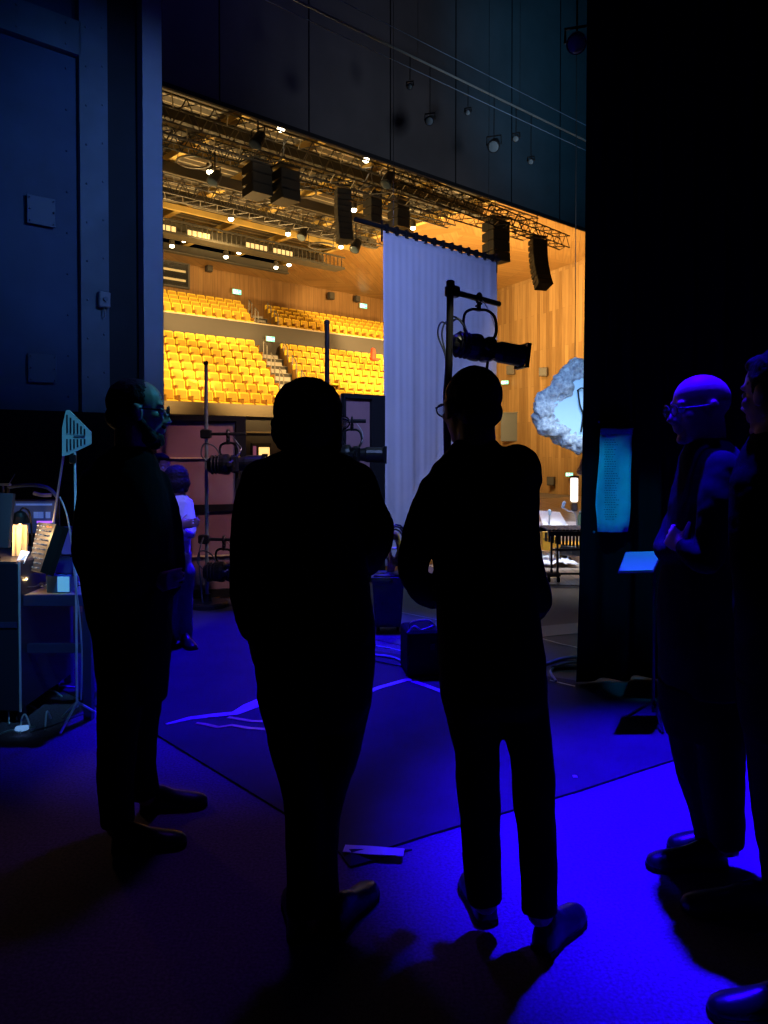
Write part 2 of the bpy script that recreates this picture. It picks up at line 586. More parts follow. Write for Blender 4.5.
ORD = ['', 'first', 'second', 'third', 'fourth', 'fifth', 'sixth', 'seventh', 'eighth', 'ninth', 'tenth', 'eleventh',
       'twelfth', 'thirteenth', 'fourteenth', 'fifteenth', 'sixteenth', 'seventeenth', 'eighteenth', 'nineteenth',
       'twentieth']


# ================================================================== SETTING
def hbox(mb, a0, a1, b0, b1, z0, z1):
    return mb.box(H((a0 + a1) / 2, (b0 + b1) / 2, (z0 + z1) / 2), (a1 - a0, b1 - b0, z1 - z0), R(42.5))


def uvquad(p, uv):
    q = MB()
    q.v = [Vector(x) for x in p]
    q.f = [tuple(range(len(p)))]
    q.uv = [tuple(x) for x in uv]
    return q


def ws(s):  # wing-wall helper: wall front face b
    return s


m_ = MB()
m_.slab([H(-9, -9), H(45, -9), H(45, 14.2), H(-9, 14.2)], 0.4)
struct(m_.build('floor', M['floor'], origin=(0, 0, 0)))
m_ = MB()
hbox(m_, -4, 46, 14.2, 40, -1.4, -1.0)
struct(m_.build('hall_floor', M['grey']))

# pale boards of the playing area
A = onz(470, 583)
Bp = onz(590, 586.5)
P_ = [Bp, H(*ab(Bp + Vector((6, 1.2, 0)))), H(24, 14.1), H(9.4, 14.1), A]
a0, b0 = ab(A)
P_ = [A, Bp, Vector((9, 8.6, 0)), H(26, 14.15), H(10.5, 14.15)]
q = MB()
poly = [Vector((p.x, p.y, 0.012)) for p in P_]
q.slab(poly, 0.011)
q.uv = [(p.x, p.y) for p in q.v]
struct(q.build('stage_boards', M['stage']))
# grey dance floor between the wings and the boards
g0 = [onz(375, 640), onz(372, 560), A + Vector((-.02, -.02, 0)), Bp + Vector((0, -.02, 0)), Vector((6.5, 7.7, 0)), Vector((6.5, 5.3, 0)), onz(600, 690)]
g0 = [Vector((p.x, p.y, 0.006)) for p in reversed(g0)]
struct(MB().slab(g0, 0.005).build('grey_dance_floor', M['grey_mat']))
g1 = [Vector((p.x, p.y, 0.0085)) for p in (onz(520, 640), onz(640, 628), onz(640, 618), onz(520, 629))]
tag(MB().slab(g1, 0.002).build('floor_band', M['band_mat']), 'teal grey band of flooring crossing the dark stage floor left of the black drape', 'floor strip')

# dark dance mat with its corner towards the group
mc = [onz(350, 862), onz(430, 836), onz(580, 792), onz(662, 765), Vector((4.2, 5.3, 0)), onz(590, 684), onz(375, 652),
      onz(372, 600), onz(240, 598), onz(60, 615), onz(60, 690), onz(160, 738), onz(285, 815)]
mc = [Vector((p.x, p.y, 0.010)) for p in mc]
tag(MB().slab(mc, 0.009).build('dance_mat', M['mat']), 'large black dance mat glowing blue, its near corner pointing at the standing group', 'mat')

# ------------------------------------------------------------------ wing wall on the left (plane b = 8.5)
WB = 8.5


def wbox(mb, a0, a1, z0, z1, d0, d1):
    """d: distance in front of the wall plane"""
    return hbox(mb, a0, a1, WB - d1, WB - d0, z0, z1)


m_ = MB()
wbox(m_, -5.0, 3.95, 0, 16, -0.5, -0.02)
struct(m_.build('wall_left', M['navy']))
m_ = MB()
wbox(m_, 3.24, 3.55, 0, 16, -0.02, 0.10)
for k in range(26):
    z = 1.9 + k * 0.42
    for aa in (3.31, 3.49):
        m_.ell(H(aa, WB - 0.10, z + (0.06 if aa > 3.4 else 0)), (0.014, 0.014, 0.014), n=6, m=4)
struct(m_.build('trim_1', M['slate']))
m_ = MB()
wbox(m_, -5.0, 3.26, 5.78, 6.14, -0.02, 0.10)
for k in range(16):
    m_.ell(H(3.1 - k * 0.5, WB - 0.10, 5.85), (0.014, 0.014, 0.014), n=6, m=4)
    m_.ell(H(3.1 - k * 0.5, WB - 0.10, 6.07), (0.014, 0.014, 0.014), n=6, m=4)
struct(m_.build('trim_2', M['slate']))
m_ = MB()
wbox(m_, 0.8, 2.6, 6.14, 16.0, -0.1, 0.06)
struct(m_.build('trim_3', M['slate']))
m_ = MB()
wbox(m_, 3.56, 3.93, 0, 16, -0.1, 0.02)
struct(m_.build('wall_column', M['dark']))
# sliding door leaf with its bolts and cover plates
m_ = MB()
wbox(m_, -4.8, 3.23, 1.9, 5.76, -0.02, 0.035)
for k in range(5):
    for j in range(9):
        m_.ell(H(3.12 - k * 0.9, WB - 0.035, 2.1 + j * 0.44), (0.014, 0.014, 0.014), n=6, m=4)
dr = struct(m_.build('door_1', M['navy']))
for (x0, y0, x1, y1) in ((27, 197, 54, 226), (28, 354, 55, 383)):
    p0, p1 = at((x0 + x1) / 2, y1, 8.1), at((x0 + x1) / 2, y0, 8.1)
    aa = ab(at((x0 + x1) / 2, y0, 8.08))[0]
    X = (x0 + x1) / 2
    Yd = 8.46 / (S47 - C47 * (X - 384) / F)
    c = at(X, (y0 + y1) / 2, Yd)
    q = MB().bbox(c - VD * .022, (0.29, 0.02, 0.30), R(42.5), 0.006)
    for sx in (-.12, .12):
        for sz in (-.12, 0, .12):
            q.ell(c - VD * .047 + UD * sx + Vector((0, 0, sz)), .009, n=6, m=4)
    q.build('cover_plate', mat('plate_paint', (.07, .14, .28), .5), dr)
# pale blue jamb at the edge of the opening
m_ = MB()
wbox(m_, 3.93, 4.165, 0, 16, -0.5, 0.16)
struct(m_.build('trim_4', M['paleblue']))
m_ = MB()
wbox(m_, 4.166, 4.24, 0, 16, -0.5, 0.02)
struct(m_.build('trim_5', M['dark']))
# low black masking flats along the foot of the wall
m_ = MB()
wbox(m_, -5, 3.9, 0, 1.93, 0.12, 0.2)
struct(m_.build('wall_masking', M['black']))
# wall switch with pull cord
X = 103
Yd = (WB - 0.1) / (S47 - C47 * (X - 384) / F)
c = at(X, 300, Yd)
sw = thing('switch_box', c - VD * .03 - Vector((0, 0, .09)), 'small square pale grey switch box on the blue steel frame post', 'switch box')
MB().bbox(c - VD * .03, (0.13, 0.06, 0.17), R(42.5), 0.01).build('housing', mat('switch_grey', (.30, .36, .48), .5), sw)
MB().cyl(c - VD * .06, c - VD * .085, 0.025).build('dial', M['slate'], sw)
MB().tube(spline([c - VD * .03 + Vector((0, 0, -.085)), c - VD * .05 + Vector((0, 0, -.14)), c - VD * .03 + Vector((0, 0, -.2))]), .007).build('cord', M['alu'], sw)

# ------------------------------------------------------------------ black header over the opening
m_ = MB()
hbox(m_, 4.0, 34, 12.9, 12.96, 8.02, 22)
hd = struct(m_.build('header_wall', M['header']))
m_ = MB()
for aa in (7.6, 9.7, 12.0, 14.2, 16.4, 18.6, 20.8):
    hbox(m_, aa, aa + .02, 12.88, 12.91, 8.02, 22)
m_.build('header_seams', M['black'], hd)
m_ = MB()
hbox(m_, 4.0, 34, 12.88, 12.9, 8.02, 8.1)
m_.build('header_hem', M['black'], hd)

# ------------------------------------------------------------------ hall shell
CR = [(41.4, 39.0), (33.0, 14.2)]
L = math.hypot(41.4 - 33, 39 - 14.2)
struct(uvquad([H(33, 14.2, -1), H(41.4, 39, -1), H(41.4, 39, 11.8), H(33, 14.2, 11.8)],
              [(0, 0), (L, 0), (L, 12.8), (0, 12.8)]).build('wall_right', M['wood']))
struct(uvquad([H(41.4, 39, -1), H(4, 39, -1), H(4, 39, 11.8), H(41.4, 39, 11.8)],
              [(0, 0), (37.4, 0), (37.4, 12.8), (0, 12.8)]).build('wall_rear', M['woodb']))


def facet(name, pts, m):
    struct(uvquad([H(*p) for p in pts], [(p[0], p[1]) for p in pts]).build(name, m))


# folded timber soffit around the roof grid
facet('soffit', [(4, 36.5, 12.0), (17, 36.5, 12.0), (14, 39, 11.8), (4, 39, 11.8)], M['soff1'])
facet('soffit', [(17, 36.5, 12.0), (25.5, 36.5, 12.0), (30, 39, 11.8), (14, 39, 11.8)], M['soff2'])
facet('soffit', [(25.5, 36.5, 12.0), (41.4, 39, 11.8), (30, 39, 11.8)], M['soff1'])
facet('soffit', [(25.5, 36.5, 12.0), (29, 26, 12.5), (41.4, 39, 11.8)], M['soff2'])
facet('soffit', [(25.5, 36.5, 12.0), (25.5, 22, 12.1), (29, 26, 12.5)], M['soff1'])
facet('soffit', [(29, 26, 12.5), (36.5, 24.5, 11.8), (41.4, 39, 11.8)], M['soff1'])
facet('soffit', [(25.5, 22, 12.1), (30, 14.2, 12.0), (33, 14.2, 11.8), (36.5, 24.5, 11.8), (29, 26, 12.5)], M['soff2'])
facet('soffit', [(25.5, 22, 12.1), (25.5, 14.2, 12.1), (30, 14.2, 12.0)], M['soff1'])
# roof deck and its beams
q = uvquad([H(0, 13.2, 12.3), H(0, 36.6, 12.3), H(25.6, 36.6, 12.3), H(25.6, 13.2, 12.3)],
           [(0, 13.2), (0, 36.6), (25.6, 36.6), (25.6, 13.2)])
struct(q.build('ceiling', M['deck']))
for aa in (7.2, 10.2, 13.2, 16.2, 19.2, 22.2, 25.3):
    m_ = MB()
    hbox(m_, aa - .14, aa + .14, 13.3, 36.5, 11.92, 11.96)
    hbox(m_, aa - .02, aa + .02, 13.3, 36.5, 11.96, 12.26)
    struct(m_.build('roof_beam', M['beam']))
for bb in (15.5, 18.2, 21.6, 25.8, 28.4, 32.6, 35.9):
    m_ = MB()
    hbox(m_, 3, 25.5, bb - .16, bb + .16, 11.45, 11.52)
    hbox(m_, 3, 25.5, bb - .03, bb + .03, 11.52, 11.9)
    struct(m_.build('roof_crossbeam', M['darkbeam']))
for bb in (19.9, 24.0, 30.0, 34.0):
    m_ = MB()
    hbox(m_, 3, 25.5, bb - .07, bb + .07, 11.62, 11.85)
    struct(m_.build('roof_purlin', M['beam']))
# lit catwalk below the roof
cw = thing('catwalk', H(16, 31.2, 10.9), 'dark slatted catwalk with glowing gold openings under the hall roof', 'catwalk')
m_ = MB()
hbox(m_, 10, 25.5, 30.8, 31.6, 10.85, 10.95)
hbox(m_, 10, 25.5, 30.78, 30.84, 11.4, 11.48)
m_.build('deck', M['darkbeam'], cw)
m_ = MB()
for k in range(62):
    hbox(m_, 10 + k * .25, 10.03 + k * .25, 30.78, 30.82, 10.95, 11.4)
m_.build('balusters', M['darkbeam'], cw)
for (x0, x1) in ((14.6, 16.3), (16.9, 18.0), (19.9, 21.1), (21.5, 22.6)):
    m_ = MB()
    hbox(m_, x0, x1, 31.4, 31.44, 11.0, 11.36)
    m_.build('lit_opening', M['warmglow'], cw)

# terraces, front wall, balcony band
AIS = lambda b: 19.8 + (b - 27) * 0.42
m_ = MB()
for k in range(8):
    b = 27 + .88 * k
    hbox(m_, 6, 31.6, b - .45, b + .43, -1, 2.95 + .457 * k)
struct(m_.build('seating_terrace', M['band']))
m_ = MB()
for k in range(4):
    b = 34.4 + .87 * k
    hbox(m_, 6, 31.6, b - .47 + (0.0 if k else 0.1), b + .40 + (2 if k == 3 else 0), -1, 7.75 + .38 * k)
struct(m_.build('balcony_terrace', M['band']))
m_ = MB()
hbox(m_, 6, 31.6, 33.82, 33.92, 6.2, 8.02)
struct(m_.build('balcony_front', M['band']))
m_ = MB()
hbox(m_, 6, 31.6, 33.78, 33.98, 8.02, 8.08)
struct(m_.build('trim_6', M['beige']))
m_ = MB()
hbox(m_, 6, 31.6, 26.2, 26.5, -1, 2.85)
struct(m_.build('wall_front', M['grey']))
m_ = MB()
hbox(m_, 6, 31.6, 26.1, 26.5, 2.85, 3.32)
struct(m_.build('trim_7', M['beige']))
m_ = MB()
hbox(m_, 6, 31.6, 26.12, 26.19, 2.2, 2.26)
struct(m_.build('trim_8', M['beige']))
# lit doorway in the front wall
X = 261
Yd = 26.15 / (S47 - C47 * (X - 384) / F)
c = at(X, 456, Yd)
d2 = MB().bbox(c, (0.95, 0.08, 1.05), R(42.5), 0.02)
d2 = struct(d2.build('window_2', M['band']))
MB().box(c - VD * .05 + UD * .12, (0.5, 0.02, 0.7), R(42.5)).build('pane', M['warmglow'], d2)
MB().box(c - VD * .05 - UD * .33, (0.14, 0.02, 0.8), R(42.5)).build('pane', mat('pink_curtain', (.6, .2, .35), .7, emit=(.6, .16, .3, .25)), d2)
q = MB()
q.bbox(c - VD * .08 + UD * .1 - Vector((0, 0, .1)), (.16, .06, .3), R(42.5), .03)
q.build('sill_ornament', M['band'], d2)
# projection-booth window in the rear wall
X = 173
Yd = 38.9 / (S47 - C47 * (X - 384) / F)
c = at(X, 274, Yd)
w1 = MB()
w1.box(c + Vector((0, 0, .66)), (1.9, .12, .1), R(42.5))
w1.box(c - Vector((0, 0, .66)), (1.9, .12, .1), R(42.5))
w1.box(c + UD * .93, (.1, .12, 1.4), R(42.5))
w1.box(c - UD * .93, (.1, .12, 1.4), R(42.5))
w1.box(c + VD * .02, (1.8, .02, 1.3), R(42.5))
w1 = struct(w1.build('window_1', M['band']))
for dz in (-.28, .22):
    MB().box(c - VD * .02 + Vector((0, 0, dz)), (1.5, .02, .12), R(42.5)).build('lit_slot', M['warmglow'], w1)
MB().box(c - VD * .03, (1.75, .01, 1.25), R(42.5)).build('pane', mat('booth_glass', (.2, .2, .2), .1, trans=.9), w1)

# stairs in the aisles, one flight per tier
for nm, rows, b0, z0, rise, dep in (('lower', 8, 27, 2.95, .457, .88), ('upper', 4, 34.4, 7.75, .38, .87)):
    st = thing('aisle_stairs', H(AIS(b0), b0, z0), 'pale stair flight between the yellow seat blocks of the %s tier' % nm, 'stairs')
    for k in range(rows):
        m_ = MB()
        b = b0 + dep * k
        for h in (0, 1):
            hbox(m_, AIS(b) - .55, AIS(b) + .55, b - .44 + h * .44, b + h * .44, z0 + rise * k - .05, z0 + rise * k + .02 + h * rise * .5)
        m_.build('stair_tread', M['tread'], st)
    for s in (-1, 1):
        for k in range(0, rows, 2):
            b = b0 + dep * k
            p = H(AIS(b) + s * .62, b - .4, z0 + rise * k)
            p2 = H(AIS(b + dep) + s * .62, b + .45, z0 + rise * (k + 1))
            lab = '%s handrail hoop %s from the foot, %s side of the %s tier stairs' % ('slim metal', ORD[k // 2 + 1], 'left' if s < 0 else 'right', nm)
            tag(MB().tube([p, p + Vector((0, 0, .95)), p2 + Vector((0, 0, .95)), p2], .028, 6).build('handrail', M['truss']),
                lab, 'handrail', 'handrails beside the aisle stairs')

# ================================================================== SEATS
def proj(p):
    d = p - Vector((0, 0, CH))
    l = _rot.inverted() @ d
    return 384 + F * l.x / -l.z, CY - F * l.y / -l.z


def make_seat():
    s = thing('auditorium_seat', (0, 0, 0), None, None)
    q = MB()
    rings = []
    for z, y, hw, t in ((.40, .10, .20, .035), (.46, .105, .235, .045), (.70, .13, .245, .045), (.88, .16, .24, .04), (.93, .165, .21, .03)):
        rings.append([(-hw, y - t, z), (-hw + .03, y - t - .012, z), (hw - .03, y - t - .012, z), (hw, y - t, z), (hw, y + t, z), (-hw, y + t, z)])
    q.loft(rings).build('backrest', M['seat'], s, local=True)
    MB().bbox((0, .062, .70), (.37, .03, .34), Matrix.Rotation(R(-8), 3, 'X'), .012).build('back_pad', M['seatpad'], s, local=True)
    MB().bbox((0, -.12, .43), (.44, .42, .10), Matrix.Rotation(R(10), 3, 'X'), .03).build('seat_cushion', M['seat'], s, local=True)
    q = MB()
    for x in (-.262, .262):
        q.box((x, -.08, .31), (.035, .36, .62))
        q.bbox((x, -.10, .63), (.05, .38, .035), None, .01)
    q.box((0, .20, .5), (.50, .02, .76))
    q.build('seat_frame', M['seatb'], s, local=True)
    return s


proto = make_seat()
nseat = 0
for nm, rows, b0, z0, rise, dep in (('lower', 8, 27, 2.95, .457, .88), ('upper', 4, 34.4, 7.75, .38, .87)):
    for k in range(rows):
        b = b0 + dep * k
        for side in (-1, 1):
            n = 0
            while n < 20:
                a = AIS(b) + side * (1.05 + .56 * n)
                p = H(a, b, z0 + rise * k)
                px, py = proj(p + Vector((0, 0, .7)))
                n += 1
                if px < 158:
                    break
                if px > 388:
                    break
                if (278 < px < 338 and py > 386) or (346 < px < 379 and py > 402) or (112 < px < 160 and py > 385):
                    continue
                o = proto if nseat == 0 else copy_tree(proto)
                nseat += 1
                o.location = p
                o.rotation_euler = (0, 0, R(42.5))
                dirw = 'left' if side < 0 else 'right'
                tag(o, '%s yellow seat %s of the stairs in the %s row of the %s tier' % (ORD[n], dirw, ORD[k + 1], nm), 'seat',
                    'yellow auditorium seats in the %s tier' % nm)
print('SEATS', nseat)
# stalls seats glimpsed low, left of the hanging cloth
for r in range(4):
    for n in range(2):
        p = H(21.2 + r * .9 + n * .56, 23.2 + r * .9, -1.0 + r * .28)
        o = copy_tree(proto)
        o.location = p
        o.rotation_euler = (0, 0, R(42.5))
        tag(o, '%s yellow stalls seat of the %s row, glimpsed low beside the hanging white cloth' % (('left', 'right')[n], ORD[r + 1]), 'seat', 'yellow stalls seats')
# a red garment left on a seat
c = at(373, 358, 40.5)
q = MB().capsule(c, c + Vector((0, 0, .38)), .17, .13).ell(c + Vector((.1, 0, -.08)), (.26, .16, .10)).ell(c + Vector((0, 0, .42)), .12)
tag(link_mesh('red_garment', bake(q, .04, 1, .05, .1), M['red'], None, c - Vector((0, 0, .2))), 'red garment draped over a yellow seat near the hanging cloth', 'garment')


# ================================================================== exit signs
# hall wall details
def side_y(px):
    t = (px - 384) / F
    return 28.19 / ((t * S47 + C47) - .3387 * (S47 - C47 * t)) - .45


def rear_y(px, b=38.8):
    return b / (S47 - C47 * (px - 384) / F)


def exit_sign(px, py, Yv, wd, label, rz=42.5):
    c = at(px, py, Yv)
    h = wd * .5
    s = thing('exit_sign', c - Vector((0, 0, h / 2)), label, 'exit sign', 'green exit signs in the hall')
    rot = Matrix.Rotation(R(rz), 3, 'Z')
    MB().bbox(c, (wd, .09, h), rot, .01).build('housing', M['beige'], s)
    MB().box(c + rot @ Vector((0, -.05, 0)), (wd * .94, .01, h * .9), rot).build('sign_face', M['exit_g'], s)
    q = MB()
    f = lambda x, z: c + rot @ Vector((x * wd, -.06, z * h))
    q.box(f(-.28, 0), (wd * .2, .01, h * .72), rot)                       # doorway
    q.tube([f(-.02, .12), f(.04, -.08), f(-.04, -.32)], h * .06, 5)         # running figure
    q.tube([f(.04, -.08), f(.12, -.2), f(.12, -.34)], h * .05, 5)
    q.tube([f(-.1, -.02), f(-.02, .12), f(.10, .04)], h * .045, 5)
    q.ell(f(.01, .28), h * .09, n=8, m=6)
    q.tube([f(.2, 0), f(.4, 0)], h * .05, 5)
    q.tube([f(.33, .14), f(.41, 0), f(.33, -.14)], h * .05, 5)
    q.build('running_figure_symbol', M['exit_w'], s)


exit_sign(236.5, 292, rear_y(236.5), .6, 'green exit sign on the rear wall above the upper seats, left')
exit_sign(270, 339, rear_y(270, 33.7), .55, 'green exit sign on the dark balcony band above the lower stairs')
exit_sign(363, 306, rear_y(363), .65, 'green exit sign high on the rear wall near the hanging cloth')
exit_sign(505, 382.5, side_y(505), .48, 'green exit sign on the planked side wall just right of the hanging cloth', -25)
exit_sign(569.5, 474.5, side_y(569.5), .42, 'green exit sign below the glowing cloud', -25)

# ================================================================== ceiling downlights
dl = [(166, 242.5), (184, 240.5), (172, 246), (210, 172), (226, 257), (231, 219), (239, 252.5), (276, 267.5), (281, 129), (288, 234),
      (289, 265), (341, 247), (354, 210), (366, 160), (413, 228)]
dl = [d for d in dl if d != (166, 242.5)]
pos = []
for (px, py) in dl:
    z = 11.2 if py > 150 else 11.0
    pos.append(onz(px, py, z))
order = sorted(range(len(dl)), key=lambda i: dl[i][0])
for rank, i in enumerate(order):
    p = pos[i]
    t = thing('ceiling_downlight', p, '%s glowing ceiling downlight counted from the left under the hall roof' % ORD[rank + 1], 'downlight',
              'bright downlights under the hall roof')
    MB().lathe(p + Vector((0, 0, .03)), (0, 0, 1), [(0, .10), (.02, .13), (.25, .13), (.34, .05)], 12).build('housing', M['darkbeam'], t)
    MB().cyl(p + Vector((0, 0, .34)), p + Vector((0, 0, 1.0)), .02, 6).build('drop_rod', M['darktruss'], t)
    MB().ell(p, (.115, .115, .09), n=12, m=8).build('lamp', M['bulb'], t)


# ================================================================== trusses
def truss(p0, p1, h, label, m, r=.03, name='lighting_truss', step=.55):
    p0, p1 = Vector(p0), Vector(p1)
    t = (p1 - p0).normalized()
    s = Vector((-t.y, t.x, 0)).normalized()
    zz = Vector((0, 0, 1))
    o = thing(name, (p0 + p1) / 2 - zz * h / 2, label, 'truss')
    corners = [s * (h / 2) * i + zz * (h / 2) * j for i, j in ((-1, -1), (1, -1), (1, 1), (-1, 1))]
    for c in corners:
        MB().cyl(p0 + c, p1 + c, r, 6).build('chord', m, o)
    q = MB()
    L = (p1 - p0).length
    n = int(L / (h * step))
    for k in range(n):
        for ci in range(4):
            c, d = corners[ci], corners[(ci + 1) % 4]
            a_, b_ = (c, d) if k % 2 else (d, c)
            q.cyl(p0 + t * (L * k / n) + a_, p0 + t * (L * (k + 1) / n) + b_, r * .6, 4)
    q.build('lacing', m, o)
    return o


truss(H(8, 19.2, 10.5), H(25.7, 19.2, 10.5), .75, 'long lattice truss crossing high on the left under the hall roof', M['truss'])
truss(H(9, 24.2, 10.4), H(22, 24.2, 10.4), .6, 'second lattice truss hanging deeper under the hall roof, below the first', M['truss'])
truss(H(16.5, 17.5, 10.0), H(25.6, 17.5, 9.6), .45, 'slim lattice truss carrying the curved speaker stack', M['darktruss'], .025)
truss(H(9, 22.0, 11.1), H(24, 22.0, 11.1), .45, 'thin dark lattice truss tucked up close under the roof deck', M['darktruss'])
truss(H(12, 16.0, 10.9), H(25, 16.0, 10.9), .6, 'nearest lattice truss just behind the black header', M['truss'])

# horizontal hoops fixed under the roof
for (px, py, r_, lab) in ((194, 162, .55, 'left round hoop hanging under the roof deck'), (303, 193, .5, 'round hoop hanging under the roof right of the speaker cluster'), (321, 246, .6, 'far round hoop hanging at the back of the roof')):
    p = onz(px, py, 11.3)
    o = thing('hanging_hoop', p, lab, 'hoop')
    MB().tube([p + Vector((math.cos(t * math.pi / 12) * r_, math.sin(t * math.pi / 12) * r_, 0)) for t in range(24)], .045, 6, closed=True).build('ring', M['truss'], o)
    MB().cyl(p + Vector((r_, 0, 0)), p + Vector((r_, 0, .7)), .015, 5).cyl(p - Vector((r_, 0, 0)), p + Vector((-r_, 0, .7)), .015, 5).build('drop_rod', M['darktruss'], o)


# ================================================================== speakers
def line_array(px, py, Yv, n, wd, bh, curve, label, yaw=20, dep=.45):
    top = at(px, py, Yv)
    o = thing('line_array', top, label, 'loudspeaker')
    rz = Matrix.Rotation(R(yaw), 3, 'Z')
    pos = Vector((0, 0, 0))
    ang = 0.0
    q = MB().box(top + Vector((0, 0, .10)), (wd * 1.05, dep, .05), rz)
    for x in (-wd * .4, wd * .4):
        q.cyl(top + rz @ Vector((x, 0, .1)), top + Vector((0, 0, .5)), .015, 5)
    q.cyl(top + Vector((0, 0, .45)), top + Vector((0, 0, 1.0)), .02, 5)
    q.build('rigging_frame', M['darktruss'], o)
    for k in range(n):
        rx = Matrix.Rotation(R(-ang), 3, 'X')
        rot = rz @ rx
        c = top + rz @ pos + rot @ Vector((0, 0, -bh / 2))
        s_ = MB()
        hw, hd = wd / 2, dep / 2
        s_.loft([[c + rot @ Vector(p) for p in ((-hw, -hd, z), (hw, -hd, z), (hw * .8, hd, z * .8), (-hw * .8, hd, z * .8))] for z in (-bh * .46, bh * .46)])
        e = s_.build('speaker_box', M['pa'], o)
        MB().bbox(c + rot @ Vector((0, -hd - .012, 0)), (wd * .94, .02, bh * .78), rot, .005).build('grille', M['grille'], e)
        pos += rx @ Vector((0, 0, -bh))
        ang += curve
    return o


line_array(537, 240, 29, 9, .62, .215, 3.5, 'curved dangling stack of speakers against the wood wall right of the cloth', 20)
line_array(495, 222, 28.5, 4, .82, .38, 1.0, 'boxy four-cabinet speaker block left of the curved stack', 35, .7)
line_array(342, 190, 26, 9, .5, .2, 1.5, 'tall narrow speaker stack hanging left of the cloth', 25)
line_array(256, 166, 23.5, 3, .72, .32, 2.0, 'left speaker cluster among the roof trusses', 42, .7)
line_array(284, 172, 23.5, 3, .68, .32, 2.0, 'right speaker cluster among the roof trusses', 42, .7)
line_array(398, 202, 28, 3, .6, .32, 0.0, 'speaker cabinet directly above the cloth rail', 42, .6)
line_array(372, 192, 27, 4, .5, .28, 0.0, 'small speaker column between the tall stack and the cloth', 42, .5)

def wall_box(px, py, Yv, size, name, label, cat, m, yaw=-25):
    c = at(px, py, Yv)
    o = thing(name, c - Vector((0, 0, size[2] / 2)), label, cat)
    rot = Matrix.Rotation(R(yaw), 3, 'Z')
    MB().bbox(c, size, rot, .02).build('cabinet', m, o)
    MB().bbox(c + rot @ Vector((0, -size[1] / 2 - .01, 0)), (size[0] * .85, .02, size[2] * .85), rot, .005).build('grille', M['grille'], o)
    MB().cyl(c, c + rot @ Vector((.1, size[1] * .5 + .25, .1)), .025, 6).build('bracket', M['darktruss'], o)
    return o


wall_box(511, 370, side_y(511), (.5, .4, .55), 'wall_speaker', 'small grey speaker on the side wall left, beside the lamp nose', 'wall speaker', M['grey'])
wall_box(543.5, 372, side_y(543), (.48, .4, .5), 'wall_speaker', 'small grey speaker on the side wall left of the cloud', 'wall speaker', M['grey'])
wall_box(551, 481, side_y(551), (.42, .35, .5), 'wall_speaker', 'small black speaker on the side wall below the cloud', 'wall speaker', M['pa'])
wall_box(209, 268, rear_y(209, 38.6), (.35, .3, .4), 'wall_speaker', 'small dark speaker high on the rear wall left of the roof corner', 'wall speaker', M['pa'], 42)
wall_box(331, 296, rear_y(331, 38.6), (.4, .3, .45), 'wall_speaker', 'dark speaker high on the rear wall above the right upper seats', 'wall speaker', M['pa'], 42)
wall_box(357, 299, rear_y(357, 38.6), (.35, .3, .4), 'wall_speaker', 'dark speaker high on the rear wall, nearest the cloth', 'wall speaker', M['pa'], 42)
c = at(511, 427, side_y(511))
pb = thing('projection_board', c - Vector((0, 0, .88)), 'plain grey board standing against the side wall behind the bearded glasses wearer', 'board')
pb['label'] = 'plain grey rectangular board on the side wall left of the cloud'
MB().bbox(c, (1.28, .06, 1.76), R(-20), .01).build('board', mat('board_grey', (.075, .08, .08), .7), pb)
MB().box(c + Vector((0, -.05, .89)), (1.35, .05, .06), R(-20)).build('top_rail', M['darkbeam'], pb)

# ================================================================== hung white cloth
TL, TR = at(383, 230.5, 9.4), at(496.5, 261.5, 10.95)
TR.z = TL.z
dd = (TR - TL)
Wd = dd.length
du = dd.normalized()
dn = Vector((du.y, -du.x, 0))
hc = thing('hung_cloth', (TL + TR) / 2 - Vector((0, 0, TL.z)), 'tall pale lavender cloth hung from a black rail in front of the seats', 'cloth')
nx, nz = 120, 40
q = MB()
z1 = .10
for j in range(nz + 1):
    t = j / nz
    for i in range(nx + 1):
        s = i / nx
        fold = .012 * t * (math.sin(s * 34 + 1.2 * math.sin(t * 2)) + .5 * math.sin(s * 61 + t)) + .035 * t * math.sin(s * 9 + .5) + .012 * math.exp(-((s - .93) / .02) ** 2) + .0015 * math.sin(s * 120)
        wob = .02 * math.sin(t * 7) * (1 if s > .95 else 0)
        q.v.append(TL + du * (s * Wd + wob) + dn * fold + Vector((0, 0, -(TL.z - z1) * t - .003 * abs(math.sin(s * 22)) * (1 - t))))
for j in range(nz):
    for i in range(nx):
        k = j * (nx + 1) + i
        q.f.append((k, k + 1, k + nx + 2, k + nx + 1))
cl = q.build('cloth_panel', M['cloth'], hc, smooth=True)
so = cl.modifiers.new('thick', 'SOLIDIFY')
so.thickness = .004
MB().cyl(TL - du * .45 + Vector((0, 0, .04)), TR + du * .06 + Vector((0, 0, .04)), .03, 10).build('rail', M['metal_black'], hc)
q = MB()
for k in range(13):
    p = TL + du * (Wd * (k + .3) / 13)
    MB().box(p + Vector((0, 0, .03)), (.035, .07, .10), math.atan2(du.y, du.x)).build('tie', M['metal_black'], hc)
q.cyl(TR + du * .0 + Vector((0, 0, .12)), TR - Vector((0, 0, .16)), .014, 6)
q.cyl(TL - du * .02 + Vector((0, 0, .12)), TL - du * .02 - Vector((0, 0, .14)), .014, 6)
q.build('end_hooks', M['metal_black'], hc)
q = MB()
for s in (.08, .92):
    p = TL + du * (Wd * s) + Vector((0, 0, .05))
    q.cyl(p, p + Vector((0, 0, 9)), .003, 5)
q.build('suspension_wires', M['metal_black'], hc)

